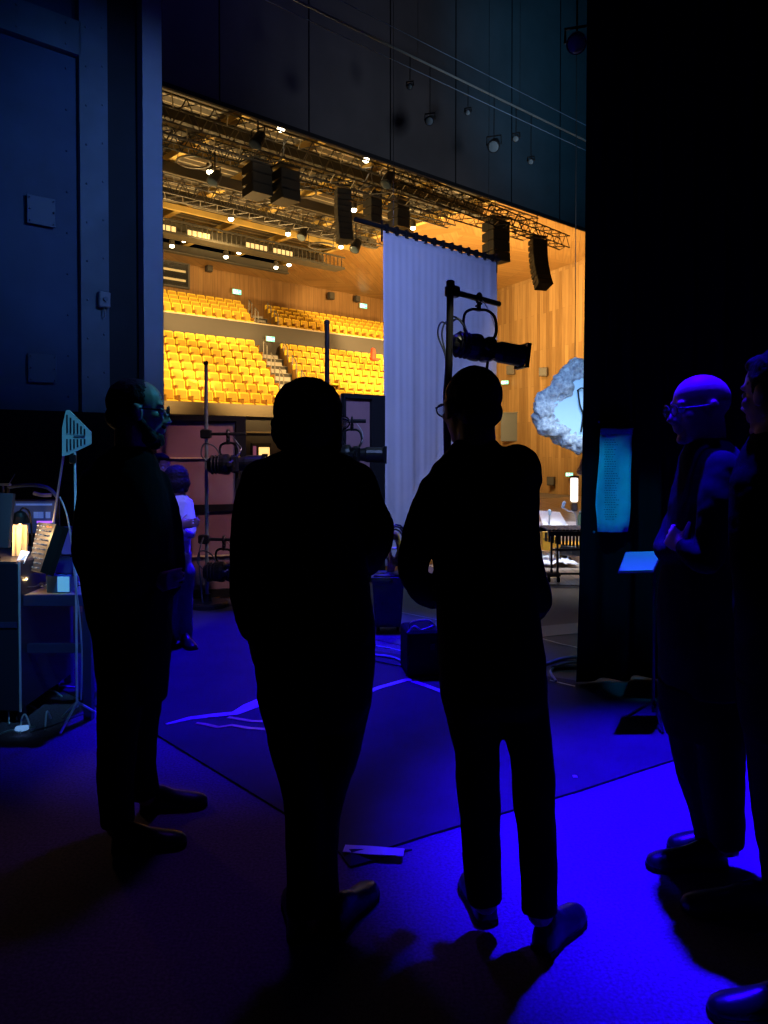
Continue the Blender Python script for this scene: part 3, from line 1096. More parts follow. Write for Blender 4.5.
# ================================================================== black drape on the right
def drape(name, p0, p1, h, label, seed, z0=0.02, amp=.06, per=.22, m=None, nz=14, flare=0.0):
    p0, p1 = Vector(p0), Vector(p1)
    rnd = random.Random(seed)
    L_ = (p1 - p0).length
    t = (p1 - p0).normalized()
    n = Vector((t.y, -t.x, 0))
    nx = int(L_ / per * 10)
    ph = [rnd.uniform(0, 6.28) for _ in range(4)]
    o = thing(name, (p0 + p1) / 2, label, 'drape')
    q = MB()
    for j in range(nz + 1):
        v = j / nz
        for i in range(nx + 1):
            s = i / nx * L_
            f = amp * min(1, s / .25) * (math.sin(s / per * 6.28 + .5 * math.sin(s * 3 + ph[0])) + .5 * math.sin(s * 2.1 + ph[1]) + .25 * math.sin(s * 9 + v * 2 + ph[2]))
            off = -flare * (1 - v) ** 6 * max(0, 1 - s / .5)
            q.v.append(p0 + t * (s + off) + n * f + Vector((0, 0, z0 + v * h)))
    for j in range(nz):
        for i in range(nx):
            k = j * (nx + 1) + i
            q.f.append((k, k + 1, k + nx + 2, k + nx + 1))
    c = q.build('cloth', m or M['velvet'], o, smooth=True)
    s_ = c.modifiers.new('thick', 'SOLIDIFY')
    s_.thickness = .01
    MB().cyl(p0 + Vector((0, 0, z0 + h)), p1 + Vector((0, 0, z0 + h)), .03, 8).build('rail', M['metal_black'], o)
    return o


drape('black_drape', at(585.5, 450, 4.95).xy.to_3d(), Vector((6.2, 5.9, 0)), 9.0, 'full height black velvet drape filling the right of the view', 5, flare=.05)


# ================================================================== spotlights and booms
def spotlight(P0, P1, hang, label, group='profile spotlights on the booms', k=1.0):
    """P0 rear, P1 lens end, hang = point on the bar it hangs from"""
    P0, P1, hang = Vector(P0), Vector(P1), Vector(hang)
    ax = (P1 - P0).normalized()
    L = (P1 - P0).length
    side = ax.cross(Vector((0, 0, 1))).normalized()
    up = side.cross(ax)
    o = thing('stage_spotlight', hang - Vector((0, 0, .4)), label, 'spotlight', group)
    rot = Matrix((ax, side, up)).transposed()
    q = MB()
    q.lathe(P0, ax, [(0, .03 * k), (.01, .06 * k), (.03, .072 * k), (L * .18, .085 * k), (L * .3, .10 * k), (L * .36, .098 * k), (L * .40, .07 * k), (L * .5, .068 * k)], 18)
    for j in range(4):
        q.lathe(P0 + ax * (L * (.08 + .055 * j)), ax, [(0, .09 * k), (.008, .096 * k), (.016, .09 * k)], 18)
    q.build('lamp_housing', M['metal_black'], o, smooth=False)
    q = MB().bbox(P0 + ax * L * .47, (L * .14, .17 * k, .17 * k), rot, .02)
    for s in (-1, 1):
        q.box(P0 + ax * L * .47 + side * s * .10 * k, (.015, .05, .05), rot)
    q.build('shutter_gate', M['metal_black'], o)
    q = MB().lathe(P0, ax, [(L * .53, .062 * k), (L * .62, .072 * k), (L * .64, .078 * k), (L * .9, .078 * k), (L * .93, .085 * k), (L * .95, .085 * k)], 18)
    b = q.build('lens_tube', M['metal_black'], o)
    MB().lathe(P0 + ax * L * .953, ax, [(0, .07 * k), (.008, .06 * k), (.012, .01)], 16).build('lens', M['lens'], b)
    q = MB()
    for s in (-1, 1):
        q.box(P0 + ax * L * .955 + side * s * .083 * k, (L * .05, .012, .17 * k), rot)
        q.box(P0 + ax * L * .955 + up * s * .083 * k, (L * .05, .17 * k, .012), rot)
    q.build('gel_frame', M['metal_black'], o)
    piv = P0 + ax * L * .40
    top = hang - Vector((0, 0, .09))
    q = MB()
    hw = .115 * k
    pts = [piv - side * hw, piv - side * hw + (top - piv) * .75, piv - side * hw * .7 + (top - piv) * .97, top,
           piv + side * hw * .7 + (top - piv) * .97, piv + side * hw + (top - piv) * .75, piv + side * hw]
    # the yoke is turned half across the lamp so its U reads from the side
    h2 = (side * .55 + ax * .83).normalized()
    pts = [piv - side * hw, piv - h2 * hw + (top - piv) * .45, piv - h2 * hw * .95 + (top - piv) * .85, top - h2 * hw * .5, top,
           top + h2 * hw * .5, piv + h2 * hw * .95 + (top - piv) * .85, piv + h2 * hw + (top - piv) * .45, piv + side * hw]
    q.tube(spline(pts, 4), .012, 6)
    q.build('yoke', M['metal_black'], o)
    for s in (-1, 1):
        MB().lathe(piv + side * s * hw * .85, side * s, [(0, .02), (.01, .03), (.035, .03), (.045, .02)], 10).build('yoke_knob', M['metal_black'], o)
    q = MB()
    q.tube([hang + Vector((0, 0, .045)) + ax * 0 + Vector((0, 0, -.045)) + (Vector((0, 0, 1)) * math.cos(a) + side * math.sin(a)) * .038
            for a in [math.pi * (-.75 + 1.5 * i / 10) for i in range(11)]], .012, 6)
    q.cyl(hang - Vector((0, 0, .03)), top - Vector((0, 0, .01)), .018, 8)
    q.cyl(hang - Vector((0, 0, .05)) - side * .06, hang - Vector((0, 0, .05)) + side * .05, .008, 6)
    q.build('hook_clamp', M['metal_black'], o)
    q = MB().tube(spline([P0 + up * .03, P0 - ax * .05 + up * .10, P0 + up * .2 - ax * .02, P0 + up * .17 + ax * .08, P0 + up * .06 + ax * .14]), .007, 5)
    q.build('power_cable', M['cabledark'], o)
    MB().tube(spline([hang + Vector((0, 0, .03)), hang + ax * .10 - Vector((0, 0, .1)), piv + ax * .10 + up * .14, piv + ax * .05 + up * .07]), .004, 5).build('safety_cable', M['alu'], o)
    MB().cyl(P0 + ax * L * .5 - up * .07 * k, P0 + ax * L * .5 - up * .14 * k, .012, 6).build('tube_lock_knob', M['metal_black'], o)
    return o


def boom(px, pyt, Y, label, arms, m=None, pyb=None, r=.024, base=True, tip=0.0):
    top = at(px, pyt, Y)
    foot = Vector((top.x - tip, Y, 0))
    o = thing('lighting_boom', (foot.x, foot.y, .0), label, 'lighting boom')
    MB().cyl(foot + Vector((0, 0, .03)), top, r, 12).build('pole', m or M['metal_black'], o)
    if base:
        q = MB().lathe(foot + Vector((0, 0, .012)), (0, 0, 1), [(0, .20), (.03, .20), (.045, .18), (.05, .045), (.12, .04)], 24)
        q.build('base', M['metal_black'], o)
    MB().lathe(top + Vector((0, 0, -.02)), (0, 0, 1), [(0, r * 1.25), (.03, r * 1.25), (.04, r * .8)], 12).build('end_cap', M['metal_black'], o)
    for (a0_, a1_) in arms:
        a0_, a1_ = Vector(a0_), Vector(a1_)
        b = MB().cyl(a0_, a1_, r * .85, 10).build('cross_arm', M['metal_black'], o)
        c = MB().bbox(a0_ + (a1_ - a0_).normalized() * .03, (.10, .085, .085), math.atan2((a1_ - a0_).y, (a1_ - a0_).x), .01)
        c.build('clamp', M['metal_black'], b)
    return o


# boom A: light steel pole against the mauve panel
YA = 7.40
steel = mat('worn_steel_pole', (.30, .36, .38), .35, metal=.5)
boom(206, 363, YA, 'lighting boom with two spotlights, standing before the mauve panel', [(at(203, 434, YA), at(246, 434, YA)), (at(201, 539, YA), at(240, 540, YA))], steel, r=.018)
spotlight(at(207, 465, YA - .12), at(268, 463, YA - .12), at(228, 434, YA - .0), 'black spotlight hung on the upper arm of the boom before the mauve panel')
spotlight(at(203, 572, YA - .12), at(262, 571, YA - .12), at(224, 540, YA), 'black spotlight hung low on the boom before the mauve panel')
# boom B: behind the middle person
YB = 7.9
boom(327, 322, YB, 'lighting boom rising behind the head of the middle person', [(at(327, 421, YB), at(366, 421, YB))])
spotlight(at(328, 454, YB - .13), at(388, 455, YB - .13), at(352, 421, YB), 'spotlight catching blue light right of the middle person head')
# boom C: nearest, above the man with a hump of jacket on the shoulder
YC = 5.8
pA, pB = at(450, 291, YC), at(498, 304, YC)
pB = Vector((pB.x, YC + .35, pA.z))
pB = at(499, 304, YC + .5)
boom(450.5, 283, YC, 'nearest lighting boom, rising above the right middle man against the pale cloth', [(pA, pB)], tip=.045, r=.027)
spotlight(at(451, 343, YC + .10), at(526, 357, YC + .30), at(479, 298.5, YC + .27), 'large black spotlight high above the right middle man, against the pale cloth', k=1.08)
q = MB()
for dx in (0, .03):
    q.tube(spline([at(452, 330, YC), at(446, 322, YC) - Vector((dx, 0, 0)), at(442, 335, YC) - Vector((dx, 0, 0)), at(446, 360, YC), at(444, 400, YC), at(445, 470, YC), at(447, 560, YC)]), .007, 5)
q = tag(q.build('hanging_cable', M['cabledark']), 'black cable loops trailing down the nearest lighting boom', 'cable')
q = MB().tube(spline([at(452, 322, YC + .02), at(458, 319, YC), at(466, 330, YC), at(469, 340, YC + .1)]), .008, 5)
tag(q.build('hanging_cable', M['cabledark']), 'short black cable arching from nearest boom pole to its spotlight', 'cable')
q = MB().tube(spline([onz(203, 607, .02), at(199, 560, 7.3), at(201, 545, 7.3), at(204, 536, 7.38)]), .008, 5)
tag(q.build('hanging_cable', M['cabledark']), 'thin dark cable falling from the low arm of the boom by the mauve panel', 'cable')

# ------------------------------------------------------------------ flats
def flat(x0, x1, yt, Y0, Y1, zb, panel_m, frame_w, label, seams, panel_x=None, name='scenery_flat'):
    a_, b_ = at(x0, yt[0], Y0), at(x1, yt[1], Y1)
    zt = (a_.z + b_.z) / 2
    a_.z = b_.z = 0
    d = b_ - a_
    L_ = d.length
    u = d.normalized()
    ang = math.atan2(u.y, u.x)
    n = Vector((u.y, -u.x, 0))
    mid = (a_ + b_) / 2
    o = thing(name, mid, label, 'scenery flat')
    hz = zt - zb
    MB().box(mid + Vector((0, 0, zb + hz / 2)), (L_ - .01, .03, hz - .01), ang).build('panel', panel_m, o)
    for s, wd in ((-1, frame_w[0]), (1, frame_w[1])):
        MB().box(mid + u * s * (L_ / 2 - wd / 2) + n * .03 + Vector((0, 0, zb + hz / 2)), (wd, .05, hz), ang).build('stile', M['black'], o)
    MB().box(mid + n * .03 + Vector((0, 0, zt - .025)), (L_, .052, .05), ang).build('top_rail', M['black'], o)
    MB().box(mid + n * .03 + Vector((0, 0, zb + .04)), (L_, .052, .08), ang).build('bottom_rail', M['black'], o)
    for (py, th, m2) in seams:
        z = at((x0 + x1) / 2, py, (Y0 + Y1) / 2).z
        MB().box(mid + n * .025 + Vector((0, 0, z)), (L_ - frame_w[0] - frame_w[1], .03, th), ang).build('panel_rail', m2, o)
    return o


flat(150, 245, (414, 418), 7.65, 7.95, .02, M['panel'], (.06, .10), 'mauve brown panelled flat with black edges behind the first boom',
     [(458, .012, M['buff']), (508, .07, M['black']), (556, .012, M['buff'])])
flat(341, 382, (392, 397), 8.5, 8.9, .02, M['panel'], (.03, .20), 'mauve brown flat with a wide black border, left of the hung cloth', [])

# ------------------------------------------------------------------ bin with yellow cable
p = onz(388, 630)
Yb = p.y
bn = thing('wheeled_bin', (p.x, p.y, 0), 'blue grey plastic bin on castors left of the right middle man', 'bin')
hb = at(388, 575, Yb).z
q = MB().loft([[(p.x + x * s, p.y + y * s, z) for x, y in ((-.13, -.13), (.13, -.13), (.13, .13), (-.13, .13))] for z, s in ((.05, .80), (.12, .86), (hb - .03, 1.0), (hb - .03, 1.08), (hb, 1.08))])
q.build('body', M['crate'], bn)
MB().bbox((p.x, p.y, hb + .01), (.24, .24, .02), None, .008).build('lid', M['case'], bn)
for sx in (-.08, .08):
    for sy in (-.08, .08):
        MB().cyl((p.x + sx - .01, p.y + sy, .032), (p.x + sx + .01, p.y + sy, .032), .026, 10).build('castor', M['black'], bn)
MB().bbox(at(395, 581, Yb - .14), (.035, .004, .03), None, .001).build('badge', M['gold_glint_and_badge'], bn)


def coil(c, r, turns, mname, label, ax, th=.008, squash=1.5):
    q = MB()
    u = Vector(ax).normalized()
    pts = []
    for i in range(turns * 16):
        t = i / 16 * 2 * math.pi
        rr = r * (1 - .10 * (i // 16 % 4) + .05 * math.sin(i * .7))
        pts.append(Vector(c) + u * rr * math.cos(t) + Vector((0, 0, 1)) * rr * squash * math.sin(t) + Vector((0, -1, 0)) * (.006 * math.sin(i * 1.3) + .0012 * i / 4))
    q.tube(pts, th, 5)
    return tag(q.build('cable_coil', M[mname]), label, 'cable coil')


coil(at(394, 548, Yb - .02), .050, 9, 'ycable', 'pale yellow cable coil standing above the bin, right one', (1, .3, 0), .012, 2.6)
coil(at(376, 556, Yb - .02), .060, 8, 'ycable', 'pale yellow cable coil above the bin, left one by the sleeve', (1, .3, 0), .012, 1.4)
coil(at(396, 545, Yb + .1), .10, 3, 'cabledark', 'dark blue cable coil behind the yellow coils on the bin', (1, .3, 0), .009, 1.7)
# stand carrying the coils
o = thing('cable_rack', (p.x, p.y + .05, hb + .02), 'small metal rack carrying cable coils on top of the bin', 'rack')
q = MB()
for sx in (-.09, 0, .09):
    q.cyl((p.x + sx, p.y + .03, hb + .02), (p.x + sx, p.y + .03, hb + .36), .008, 6)
q.cyl((p.x - .12, p.y + .03, hb + .22), (p.x + .12, p.y + .03, hb + .22), .008, 6)
q.build('frame', M['alu'], o)
MB().bbox((p.x + .03, p.y + .03, hb + .08), (.06, .05, .11), None, .01).build('pink_box', M['pink'], o)

# ------------------------------------------------------------------ black equipment case on the mat
p = onz(421, 672)
cs = thing('equipment_case', (p.x, p.y, .012), 'small black equipment case with handle on the floor left of the right middle man', 'case')
ht = at(421, 628, p.y).z
MB().bbox((p.x, p.y, .012 + ht / 2), (.24, .3, ht), R(8), .015).build('body', M['black'], cs)
q = MB().tube(spline([(p.x - .08, p.y - .05, ht), (p.x - .06, p.y - .05, ht + .05), (p.x + .05, p.y - .05, ht + .06), (p.x + .09, p.y - .05, ht)]), .009, 6)
q.build('handle', M['alu'], cs)
MB().tube(spline([(p.x - .1, p.y - .14, ht), (p.x - .05, p.y - .12, ht + .04), (p.x, p.y - .1, ht + .01), (p.x + .08, p.y - .1, ht + .04)]), .006, 5).build('loose_lead', M['cablewhite'], cs)
for s in (-1, 1):
    MB().box((p.x + s * .07, p.y - .155, ht * .7), (.03, .01, .04), R(8)).build('latch', M['metal_black'], cs)


def floor_cable(pts, r, m, label, z=.02):
    q = MB().tube(spline([onz(x, y, z + (d if False else 0)) for (x, y) in pts for d in (0,)], 6), r, 5)
    return tag(q.build('floor_cable', M[m]), label, 'cable')


for i, (pts, r, m, lab) in enumerate([
    ([(376, 646), (400, 651), (425, 660), (450, 664)], .008, 'cablewhite', 'pale cable on the floor running behind the small case, topmost of three'),
    ([(374, 655), (395, 658), (412, 668)], .010, 'cablewhite', 'pale cable on the floor left of the small case, lowest of three'),
    ([(372, 660), (392, 664), (405, 666)], .007, 'cabledark', 'dark cable lying between pale cables left of the small case'),
    ([(545, 664), (560, 659), (578, 657), (600, 658)], .012, 'cablewhite', 'upper pale cable curving over the floor at the drape foot'),
    ([(556, 681), (551, 671), (562, 664), (580, 662), (600, 663)], .009, 'cablewhite', 'pale cable hooking back on itself at the drape foot'),
    ([(552, 668), (566, 667), (582, 668), (600, 670)], .014, 'cabledark', 'dark cable beside the pale cables at the drape foot'),
]):
    floor_cable(pts, r, m, lab)


def strip(pts, wd, m, label, name='floor_tape_and_glint', z=.0135, cat='tape'):
    """flat tape and painted glints on the floor along ground pixels"""
    q = MB()
    P3 = [onz(x, y, z) for x, y in pts]
    for i, pnt in enumerate(P3):
        t = (P3[min(i + 1, len(P3) - 1)] - P3[max(i - 1, 0)]).normalized()
        n = Vector((-t.y, t.x, 0))
        wv = wd[i] if isinstance(wd, (list, tuple)) else wd
        q.v += [pnt + n * wv / 2, pnt - n * wv / 2, pnt - n * wv / 2 - Vector((0, 0, .002)), pnt + n * wv / 2 - Vector((0, 0, .002))]
    for i in range(len(P3) - 1):
        k = i * 4
        for j in range(4):
            q.f.append((k + j, k + (j + 1) % 4, k + 4 + (j + 1) % 4, k + 4 + j))
    q.f.append((3, 2, 1, 0))
    k = (len(P3) - 1) * 4
    q.f.append((k, k + 1, k + 2, k + 3))
    return tag(q.build(name, M[m]), label, cat)


strip([(166, 724), (190, 718), (215, 715), (235, 713), (250, 706), (266, 699), (285, 698)], [.02, .05, .06, .06, .10, .10, .06], 'tape', 'bright violet lit wavy tape strip on the mat left of the middle person')
strip([(196, 723), (205, 724), (218, 727), (232, 725), (250, 728), (268, 729)], .03, 'gold_glint_and_badge', 'lower golden warm light reflection painted on the mat below the violet tape')  # reflection of warm light, painted as a flat strip
strip([(228, 717), (240, 719), (252, 721), (270, 721)], .03, 'gold_glint_and_badge', 'upper golden warm light reflection painted on the mat just below the violet tape')  # second warm reflection, painted the same way
strip([(350, 699), (380, 687), (405, 680), (437, 677)], .045, 'tape', 'violet lit tape line on the mat below the small black case')
strip([(413, 681), (428, 686), (446, 693)], .04, 'tape', 'short violet tape leg branching off the line below the small case')
strip([(492, 710), (497, 712)], .05, 'tape', 'tiny violet tape mark seen between the legs of the right middle man')
strip([(357, 748), (361, 748)], .03, 'tape', 'tiny violet tape dot on the mat right of the middle person')
strip([(573, 776), (577, 776)], .02, 'tape', 'tiny pale dot of tape on the mat near its right edge')
strip([(344, 848), (370, 850), (404, 852)], [.05, .06, .05], 'tape', 'bright blue lit tape strip across the near corner of the mat', z=.03)
strip([(400, 612), (425, 617), (450, 622)], .012, 'alu', 'thin pale line on the dark floor behind the right middle man, left side', z=.011)
strip([(540, 638), (562, 644), (590, 650)], .014, 'alu', 'thin pale line on the dark floor left of the drape', z=.011)
strip([(550, 680), (562, 683), (575, 686)], .012, 'alu', 'thin pale line at the very foot of the black drape', z=.011)
# lifted corner of the mat
q = MB()
c0 = onz(350, 866, .011)
c1, c2 = onz(338, 850, .012), onz(412, 849, .012)
cm = onz(352, 849, .035)
q.slab([c0, c2, cm, c1], .006)
tag(q.build('mat_flap', M['mat']), 'curled black flap at the near corner of the mat', 'mat flap')

# ================================================================== left working desk
DY = 4.35
dk = thing('work_desk', at(50, 640, DY).xy.to_3d(), 'dark desk with blue lit rails under the working lamp', 'desk')
zt = at(50, 592, DY).z
x0, x1 = at(16, 592, DY).x, at(96, 592, DY).x
MB().bbox(((x0 + x1) / 2, DY + .3, zt - .02), (x1 - x0, .75, .04), None, .008).build('desk_top', M['desk'], dk)
MB().box(((x0 + x1) / 2, DY - .085, zt - .03), (x1 - x0, .02, .06)).build('front_edge', M['casenavy'], dk)
for x in (x0 + .04, x1 - .03):
    for y in (DY - .04, DY + .62):
        MB().box((x, y, (zt - .04) / 2), (.045, .045, zt - .04)).build('leg', M['casenavy'], dk)
zr = at(50, 646, DY).z
MB().box(((x0 + x1) / 2, DY - .04, zr), (x1 - x0 - .1, .035, .05)).build('rail', M['casenavy'], dk)
# flight case at far left with bright edges
fc = thing('flight_case', (at(-20, 600, 4.2).x, 4.35, 0), 'tall black flight case with bright metal edge, cut by the left border', 'flight case')
xe = at(20.5, 600, 4.2).x
zc = at(10, 562, 4.2).z
MB().bbox((xe - .32, 4.55, zc / 2 + .04), (.62, .7, zc - .08), None, .01).build('body', M['case'], fc)
for x in (xe - .005, xe - .63):
    MB().box((x, 4.20, zc / 2 + .04), (.008, .012, zc - .08)).build('corner_profile', M['stand'], fc)
MB().box((xe - .32, 4.195, zc * .62), (.60, .01, .03)).build('lid_band', M['casenavy'], fc)
for sx in (-.55, -.08):
    for sy in (4.3, 4.8):
        MB().cyl((xe + sx - .015, sy, .04), (xe + sx + .015, sy, .04), .038, 10).build('castor', M['black'], fc)


def P(px, py, Y):
    return at(px, py, Y)


def plate(pts, n, t):
    """thick plate from four corner points, thickness t along n"""
    pts = [Vector(p) for p in pts]
    n = Vector(n).normalized() * t
    return MB().loft([pts, [p + n for p in pts]])


# tilted mixing console, seen steeply from its side
cn = thing('mixing_console', P(42, 590, 4.45), 'tilted grey control console with rows of lit buttons on the desk', 'mixing console')
k4 = [P(28, 570, 4.40), P(40, 572, 4.22), P(56, 524, 4.30), P(38, 522, 4.65)]
nn = (k4[1] - k4[0]).cross(k4[3] - k4[0]).normalized()
plate(k4, -nn, .03).build('control_surface', M['console'], cn)
e4 = [k4[1], k4[2], k4[2] + Vector((.045, 0, -.015)), k4[1] + Vector((.045, 0, -.015))]
plate(e4, nn, -.03).build('side_cheek', M['black'], cn)
for i in range(10):
    for j in range(5):
        u_, v_ = (j + .6) / 5.5, (i + .7) / 10.5
        c = k4[0].lerp(k4[1], u_).lerp(k4[3].lerp(k4[2], u_), v_) + nn * .004
        MB().bbox(c, (.012, .012, .008), None, .002).build('button', M['orange'] if (i, j) in ((9, 3), (9, 4)) else (M['alu'] if (i * 3 + j) % 2 else M['slate']), cn)
pst = k4[0].lerp(k4[2], .5)
MB().cyl(pst - nn * .04, Vector((pst.x, pst.y + .1, zt + .005)), .02, 8).build('support_leg', M['metal_black'], cn)
# wide monitor behind
mo = thing('monitor', (P(34, 590, 4.8)), 'dark monitor with thin blue lines and violet strip behind the console', 'monitor')
c = P(34, 517, 4.85)
MB().bbox(c, (.30, .03, .22), None, .008).build('bezel', M['case'], mo)
MB().box(c + Vector((0, -.017, .0)), (.28, .004, .20)).build('screen', mat('dim_screen', (.03, .05, .12), .3, emit=(.03, .06, .25, .25)), mo)
for (py, m2, xa, xb) in ((504.5, 'screen', 16, 52), (522, 'purple', 37, 52)):
    a_, b_ = P(xa, py, 4.82), P(xb, py, 4.82)
    MB().box((a_ + b_) / 2, ((b_ - a_).length, .006, .012)).build('lit_strip', M[m2], mo)
for x in (36, 41, 48):
    MB().box(P(x, 515, 4.82), (.028, .006, .04)).build('lit_window', M['screen'], mo)
MB().cyl(P(34, 530, 4.87), Vector((P(34, 530, 4.87).x, 4.87, zt)), .02, 8).build('stand', M['metal_black'], mo)
sg = thing('shelf_strip', P(42, 496, 4.8), 'pale grey arched shelf edge above the monitor on the desk', 'shelf')
MB().tube(spline([P(8, 487, 4.8), P(30, 485, 4.8), P(48, 488, 4.8), P(58, 498, 4.8)]), .012, 6).build('arched_rail', M['slate'], sg)
MB().tube(spline([P(33, 493, 4.82), P(42, 495, 4.82), P(52, 495, 4.82)]), [.002, .012, .012, .012, .012, .012, .012, .012, .012, .012, .012, .012, .012, .012, .012, .012, .002][:17], 6).build('lit_tube', M['alu'], sg)
MB().cyl(P(58, 498, 4.8), Vector((P(58, 498, 4.8).x, 4.8, zt)), .012, 6).build('upright', M['metal_black'], sg)
MB().cyl(P(8, 487, 4.8), Vector((P(8, 487, 4.8).x, 4.8, zt)), .012, 6).build('upright', M['metal_black'], sg)
# working lamp with black shade lighting a buff card
wl = thing('desk_lamp', P(26, 590, 4.55), 'black shaded desk lamp lighting a buff card on the desk', 'desk lamp')
hd_ = P(20, 517, 4.42)
MB().lathe(hd_ + Vector((0, 0, .035)), (0, 0, -1), [(0, .012), (.01, .03), (.03, .045), (.07, .055)], 16).build('shade', M['metal_black'], wl)
MB().ell(hd_ - Vector((0, 0, .02)), .022, n=10, m=6).build('lamp_bulb', mat('desk_bulb', (1, .8, .5), .5, emit=(1, .66, .28, 9)), wl)
MB().tube(spline([hd_ + Vector((0, 0, .035)), P(24, 508, 4.5), P(30, 515, 4.6), P(32, 545, 4.6), Vector((P(30, 590, 4.6).x, 4.6, zt))]), .006, 6).build('gooseneck', M['metal_black'], wl)
MB().lathe((P(30, 590, 4.6).x, 4.6, zt), (0, 0, 1), [(0, .05), (.012, .05), (.018, .02)], 16).build('base', M['metal_black'], wl)
lamp('desk_lamp_light', 'POINT', hd_ - Vector((0, 0.02, .06)), None, 3.2, (1.0, .62, .28), .02)
cc = thing('buff_card', P(19, 556, 4.45), 'upright buff card glowing under the desk lamp', 'card')
plate([P(12, 556, 4.42), P(26, 556, 4.46), P(27, 525, 4.52), P(13, 525, 4.48)], (0, 1, 0), .02).build('card', M['buff'], cc)
for x in (16, 21):
    MB().cyl(P(x, 555, 4.41), P(x + .5, 527, 4.47), .004, 5).build('fold_line', M['desk'], cc)
MB().box(P(19, 565, 4.47), (.08, .06, .10)).build('card_foot', M['desk'], cc)
# tablet, laptop, small box
tb = thing('phone_screen', P(22, 562, 4.3), 'small pale blue glowing screen lying on the near end of the desk', 'screen')
t4 = [P(17, 561, 4.26), P(24, 564, 4.26), P(30, 552, 4.36), P(21, 551, 4.36)]
plate(t4, (0, .3, -1), .01).build('body', M['case'], tb)
plate([p + Vector((0, -.002, .003)) for p in t4], (0, .3, -1), .002).build('lit_face', M['screenpale'], tb)
MB().cyl(P(23, 565, 4.32), Vector((P(23, 565, 4.32).x, 4.32, zt)), .012, 6).build('stand', M['metal_black'], tb)
lp = thing('laptop', P(66, 575, 4.55), 'dark laptop with dim blue screen right of the console', 'laptop')
plate([P(60, 556, 4.5), P(75, 556, 4.5), P(74, 527, 4.62), P(58, 527, 4.62)], (0, 1, .2), .012).build('lid', M['case'], lp)
plate([P(62, 554, 4.493), P(74, 554, 4.493), P(73, 530, 4.607), P(60, 530, 4.607)], (0, -1, -.2), .003).build('screen', mat('laptop_screen', (.05, .06, .25), .3, emit=(.04, .05, .22, .3)), lp)
plate([P(56, 573, 4.36), P(76, 573, 4.36), P(76, 557, 4.5), P(59, 557, 4.5)], (0, 0, -1), .02).build('keyboard_base', M['case'], lp)
MB().bbox((P(66, 580, 4.45).x, 4.46, (zt + P(66, 574, 4.43).z) / 2 - .01), (.10, .10, P(66, 574, 4.43).z - zt - .022), None, .005).build('riser', M['case'], lp)
wb = P(60, 590, 4.30)
bx = thing('small_box', (wb.x, 4.32, zt), 'small blue box with a pale cyan front face at the desk edge', 'box')
MB().bbox((wb.x - .02, 4.36, zt + .05), (.13, .08, .10), None, .004).build('box_body', mat('blue_box', (.04, .14, .35), .5), bx)
MB().box((wb.x + .012, 4.318, zt + .05), (.066, .004, .085)).build('pale_face', mat('pale_box', (.4, .75, .95), .6, emit=(.12, .45, .8, .5)), bx)
# back of a screen at the very left
bs = thing('screen_back', P(4, 550, 4.25), 'dull mauve back of a tilted screen, cut by the left border', 'screen')
plate([P(-25, 545, 4.2), P(8, 548, 4.2), P(13, 494, 4.25), P(-25, 492, 4.25)], (0, 1, 0), .03).build('shell', mat('mauve_shell', (.16, .12, .15), .6), bs)
MB().cyl(P(-5, 546, 4.23), Vector((P(-5, 546, 4.23).x, 4.25, zc)), .02, 8).build('foot', M['metal_black'], bs)
# little white aerial at far left
wa = thing('receiver_aerial', P(4, 486, 4.6), 'tiny white receiver bar with a slanted whip at the left border', 'aerial')
MB().bbox(P(3, 484.5, 4.6), (.09, .03, .014), None, .003).build('bar', M['antenna'], wa)
MB().cyl(P(9, 484, 4.6), P(15, 474, 4.6), .003, 5).build('whip', M['alu'], wa)
MB().cyl(P(3, 486, 4.6), P(3, 494, 4.6), .006, 5).build('post', M['alu'], wa)
# leads tangled on desk
leadcols = ['cabledark', 'cabledark', 'cablewhite', 'cabledark', 'cabledark', 'cablewhite']
rl = random.Random(3)
spots = [((22, 572), (48, 586)), ((24, 586), (44, 574)), ((30, 580), (60, 590)), ((48, 588), (72, 578)), ((26, 592), (36, 570)), ((60, 584), (78, 592))]
wherel = ['from the small glowing screen towards the box', 'crossing under the tilted console', 'pale one under the console', 'curling over the small box', 'at the near edge below the lamp', 'pale one right of the small box']
for i, (a_, b_) in enumerate(spots):
    pts = []
    for t in range(5):
        x = a_[0] + (b_[0] - a_[0]) * t / 4 + rl.uniform(-3, 3)
        y = a_[1] + (b_[1] - a_[1]) * t / 4 + rl.uniform(-3, 3)
        g = P(x, 0, 4.36 + .02 * i)
        pts.append(Vector((P(x, y, 4.33).x, 4.30 + .03 * i + rl.uniform(0, .12), zt + .008 + abs(rl.uniform(0, .03)))))
    tag(MB().tube(spline(pts), .004, 5).build('desk_lead', M[leadcols[i]]), 'thin loose lead on the desk, ' + wherel[i], 'cable', 'leads on the desk')

# antenna paddle on a slanted stand
AY = 4.22
an = thing('paddle_antenna', P(76, 455, AY), 'pale log periodic fin antenna with dark slots on a thin stand', 'antenna')
out = [(62, 456), (62, 428), (66, 410), (69, 410), (91, 432), (91, 444), (68, 455)]
q = MB()
pf = [P(x, y, AY) for x, y in out]
q.loft([pf, [p + Vector((0, .012, 0)) for p in pf]])
q.build('fin', M['antenna'], an)
q = MB()
for i, x in enumerate((67, 70.5, 74, 77.5, 81, 84.5)):
    t = (x - 66) / 25
    yt_, yb_ = 414 + 20 * t, 452 - 10 * t
    q = MB()
    for ya, yb2 in ((yt_, 433 + 2 * t), (439, yb_)):
        if yb2 - ya > 2:
            a_, b_ = P(x, ya, AY - .003), P(x, yb2, AY - .003)
            q.box((a_ + b_) / 2, (.0085, .004, (a_ - b_).length))
    if q.v:
        q.build('slot', M['case'], an)
